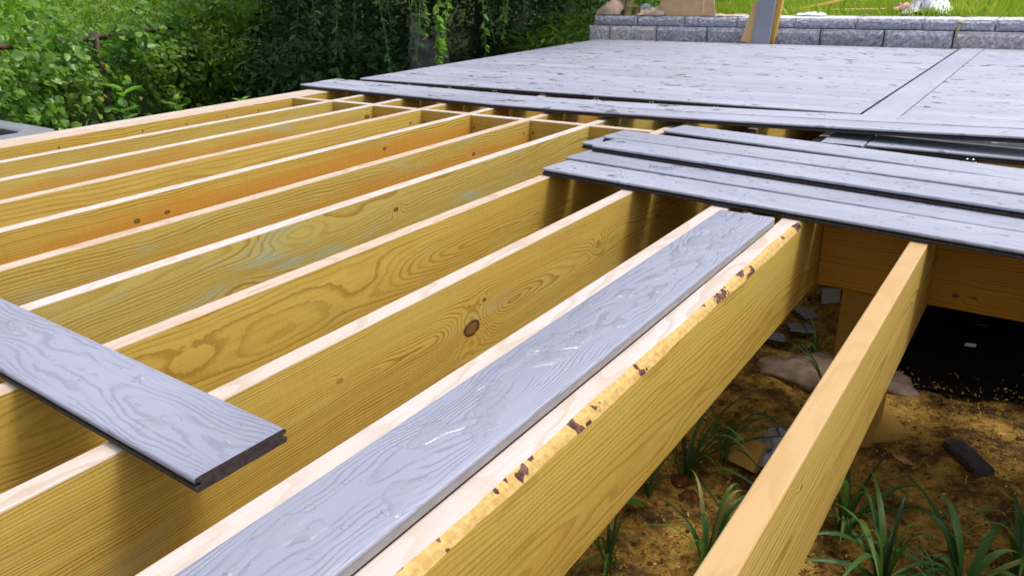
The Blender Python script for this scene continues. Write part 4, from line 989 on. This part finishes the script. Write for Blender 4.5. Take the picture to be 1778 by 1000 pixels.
# leafy plants by the wall's left end
def lily(x, y, h, label, seed, b0=GZ):
    r = np.random.default_rng(seed); root = empty('leafy_plant', (x, y, b0), label=label, cat='plant', group='leafy plants by the wall')
    n_ = 46; t = r.uniform(.35, 1, n_); a = r.uniform(0, 6.28, n_); P = np.stack([.10*np.cos(a)*t, .10*np.sin(a)*t, h*t], 1)
    D = np.stack([np.cos(a), np.sin(a), .5+.4*r.normal(size=n_)], 1); N = np.tile([0, 0, 1.], (n_, 1))-D*.2; L = .17*r.uniform(.6, 1.2, n_)
    leaf_object('leaves', P, D, N, L, L*.26, LM_light, root, r, droop=.35)
    st = [tube([(0, 0, -.02), (.1*math.cos(q), .1*math.sin(q), h*.9)], [.007, .003], 5) for q in np.arange(6)]
    mesh('stems', *merge(st), m_stem, root); return root
for k, (x, y, h, lab) in enumerate(((-4.02, 6.75, .80, 'narrow-leaved plant hard by the left end of the wall'), (-4.22, 6.55, .66, 'narrow-leaved plant in front of the other plants by the wall'), (-4.35, 7.15, .85, 'narrow-leaved plant behind the others by the wall'), (-4.75, 7.2, .72, 'narrow-leaved plant farthest from the wall end, near the shade'))): lily(x, y, h, lab, 610+k)
bush('bush', (-4.35, 8.1, -.1), (.8, .6, .7), 3800, 50, LM_vine, 'green bush behind the left end of the wall', 520, .07, .4, sig=.18)
# low unseen trees, added so the deck puddles reflect dark foliage
for k, (x, y, hh, rr_) in enumerate(((-15.5, 12.5, 1.2, 2.0), (-19, 6.5, 1.3, 2.2), (-3.5, 21.5, 1.0, 1.9), (2.2, 23.5, 1.0, 2.0), (-10.5, 17.5, 1.3, 2.2), (7.8, 22.5, .9, 1.8))):
    tree('reflection_tree', (x, y), .14, hh, (x, y, hh+.2), (rr_*1.5, rr_*1.3, rr_*.75), 7000, 110, LM_vine if k % 2 else LM_dark, ['unseen low tree added for reflections beyond the shaded thicket', 'unseen low tree added for reflections at the far left beyond the weeds', 'unseen low tree added for reflections behind the lawn, left', 'unseen low tree added for reflections behind the lawn, middle', 'unseen low tree added for reflections behind the shade tree', 'unseen low tree added for reflections behind the lawn, right'][k], 700+k, .26, 'unseen trees added for reflections', limbs=5)

# ---- lawn grass
nG = 26000; r = np.random.default_rng(91)
gx = r.uniform(-3.5, 1.3, nG); gy = 6.80+r.uniform(0, 1, nG)**1.5*3.2; ga = r.uniform(0, 6.28, nG)
pat = .5+.5*np.sin(gx*3.1+1)*np.sin(gy*4.3+gx)
gh = (.030+.105*r.uniform(0, 1, nG)**2.2)*(.35+1.0*pat); wv = r.uniform(.0022, .0045, nG); ln = r.normal(0, .4, nG)
bz = np.full(nG, LZ-.01); dx, dy = np.cos(ga), np.sin(ga)
P0 = np.stack([gx-dx*wv, gy-dy*wv, bz], -1); P1 = np.stack([gx+dx*wv, gy+dy*wv, bz], -1)
P2 = np.stack([gx+dx*wv*.7-dy*ln*gh*.4, gy+dy*wv*.7+dx*ln*gh*.4, bz+gh*.6], -1); P3 = np.stack([gx-dx*wv*.2-dy*ln*gh, gy-dy*wv*.2+dx*ln*gh, bz+gh], -1)
o = quadmesh('lawn_grass', np.stack([P0, P1, P2, P3], 1).reshape(-1, 3), np.arange(nG*4).reshape(-1, 4), LM_lawn, face_rnd=np.clip(.6*pat+.5*r.uniform(0, 1, nG), 0, 1)); tag(o, 'bright yellow-green grass growing on the terrace behind the wall', 'grass', kind='stuff')
for k, (x, y, h, lab) in enumerate(((-2.35, 7.15, .16, 'leafy weed on the lawn left of the leaning boards'), (-2.22, 7.35, .18, 'leafy weed on the lawn behind the leaning boards'), (-1.62, 7.12, .13, 'leafy weed on the lawn right of the leaning boards'), (-.62, 7.35, .15, 'leafy weed on the lawn right of the white plastic heap'))):
    broadweed(x, y, h, 14, .07, lab, 640+k, base=LZ)
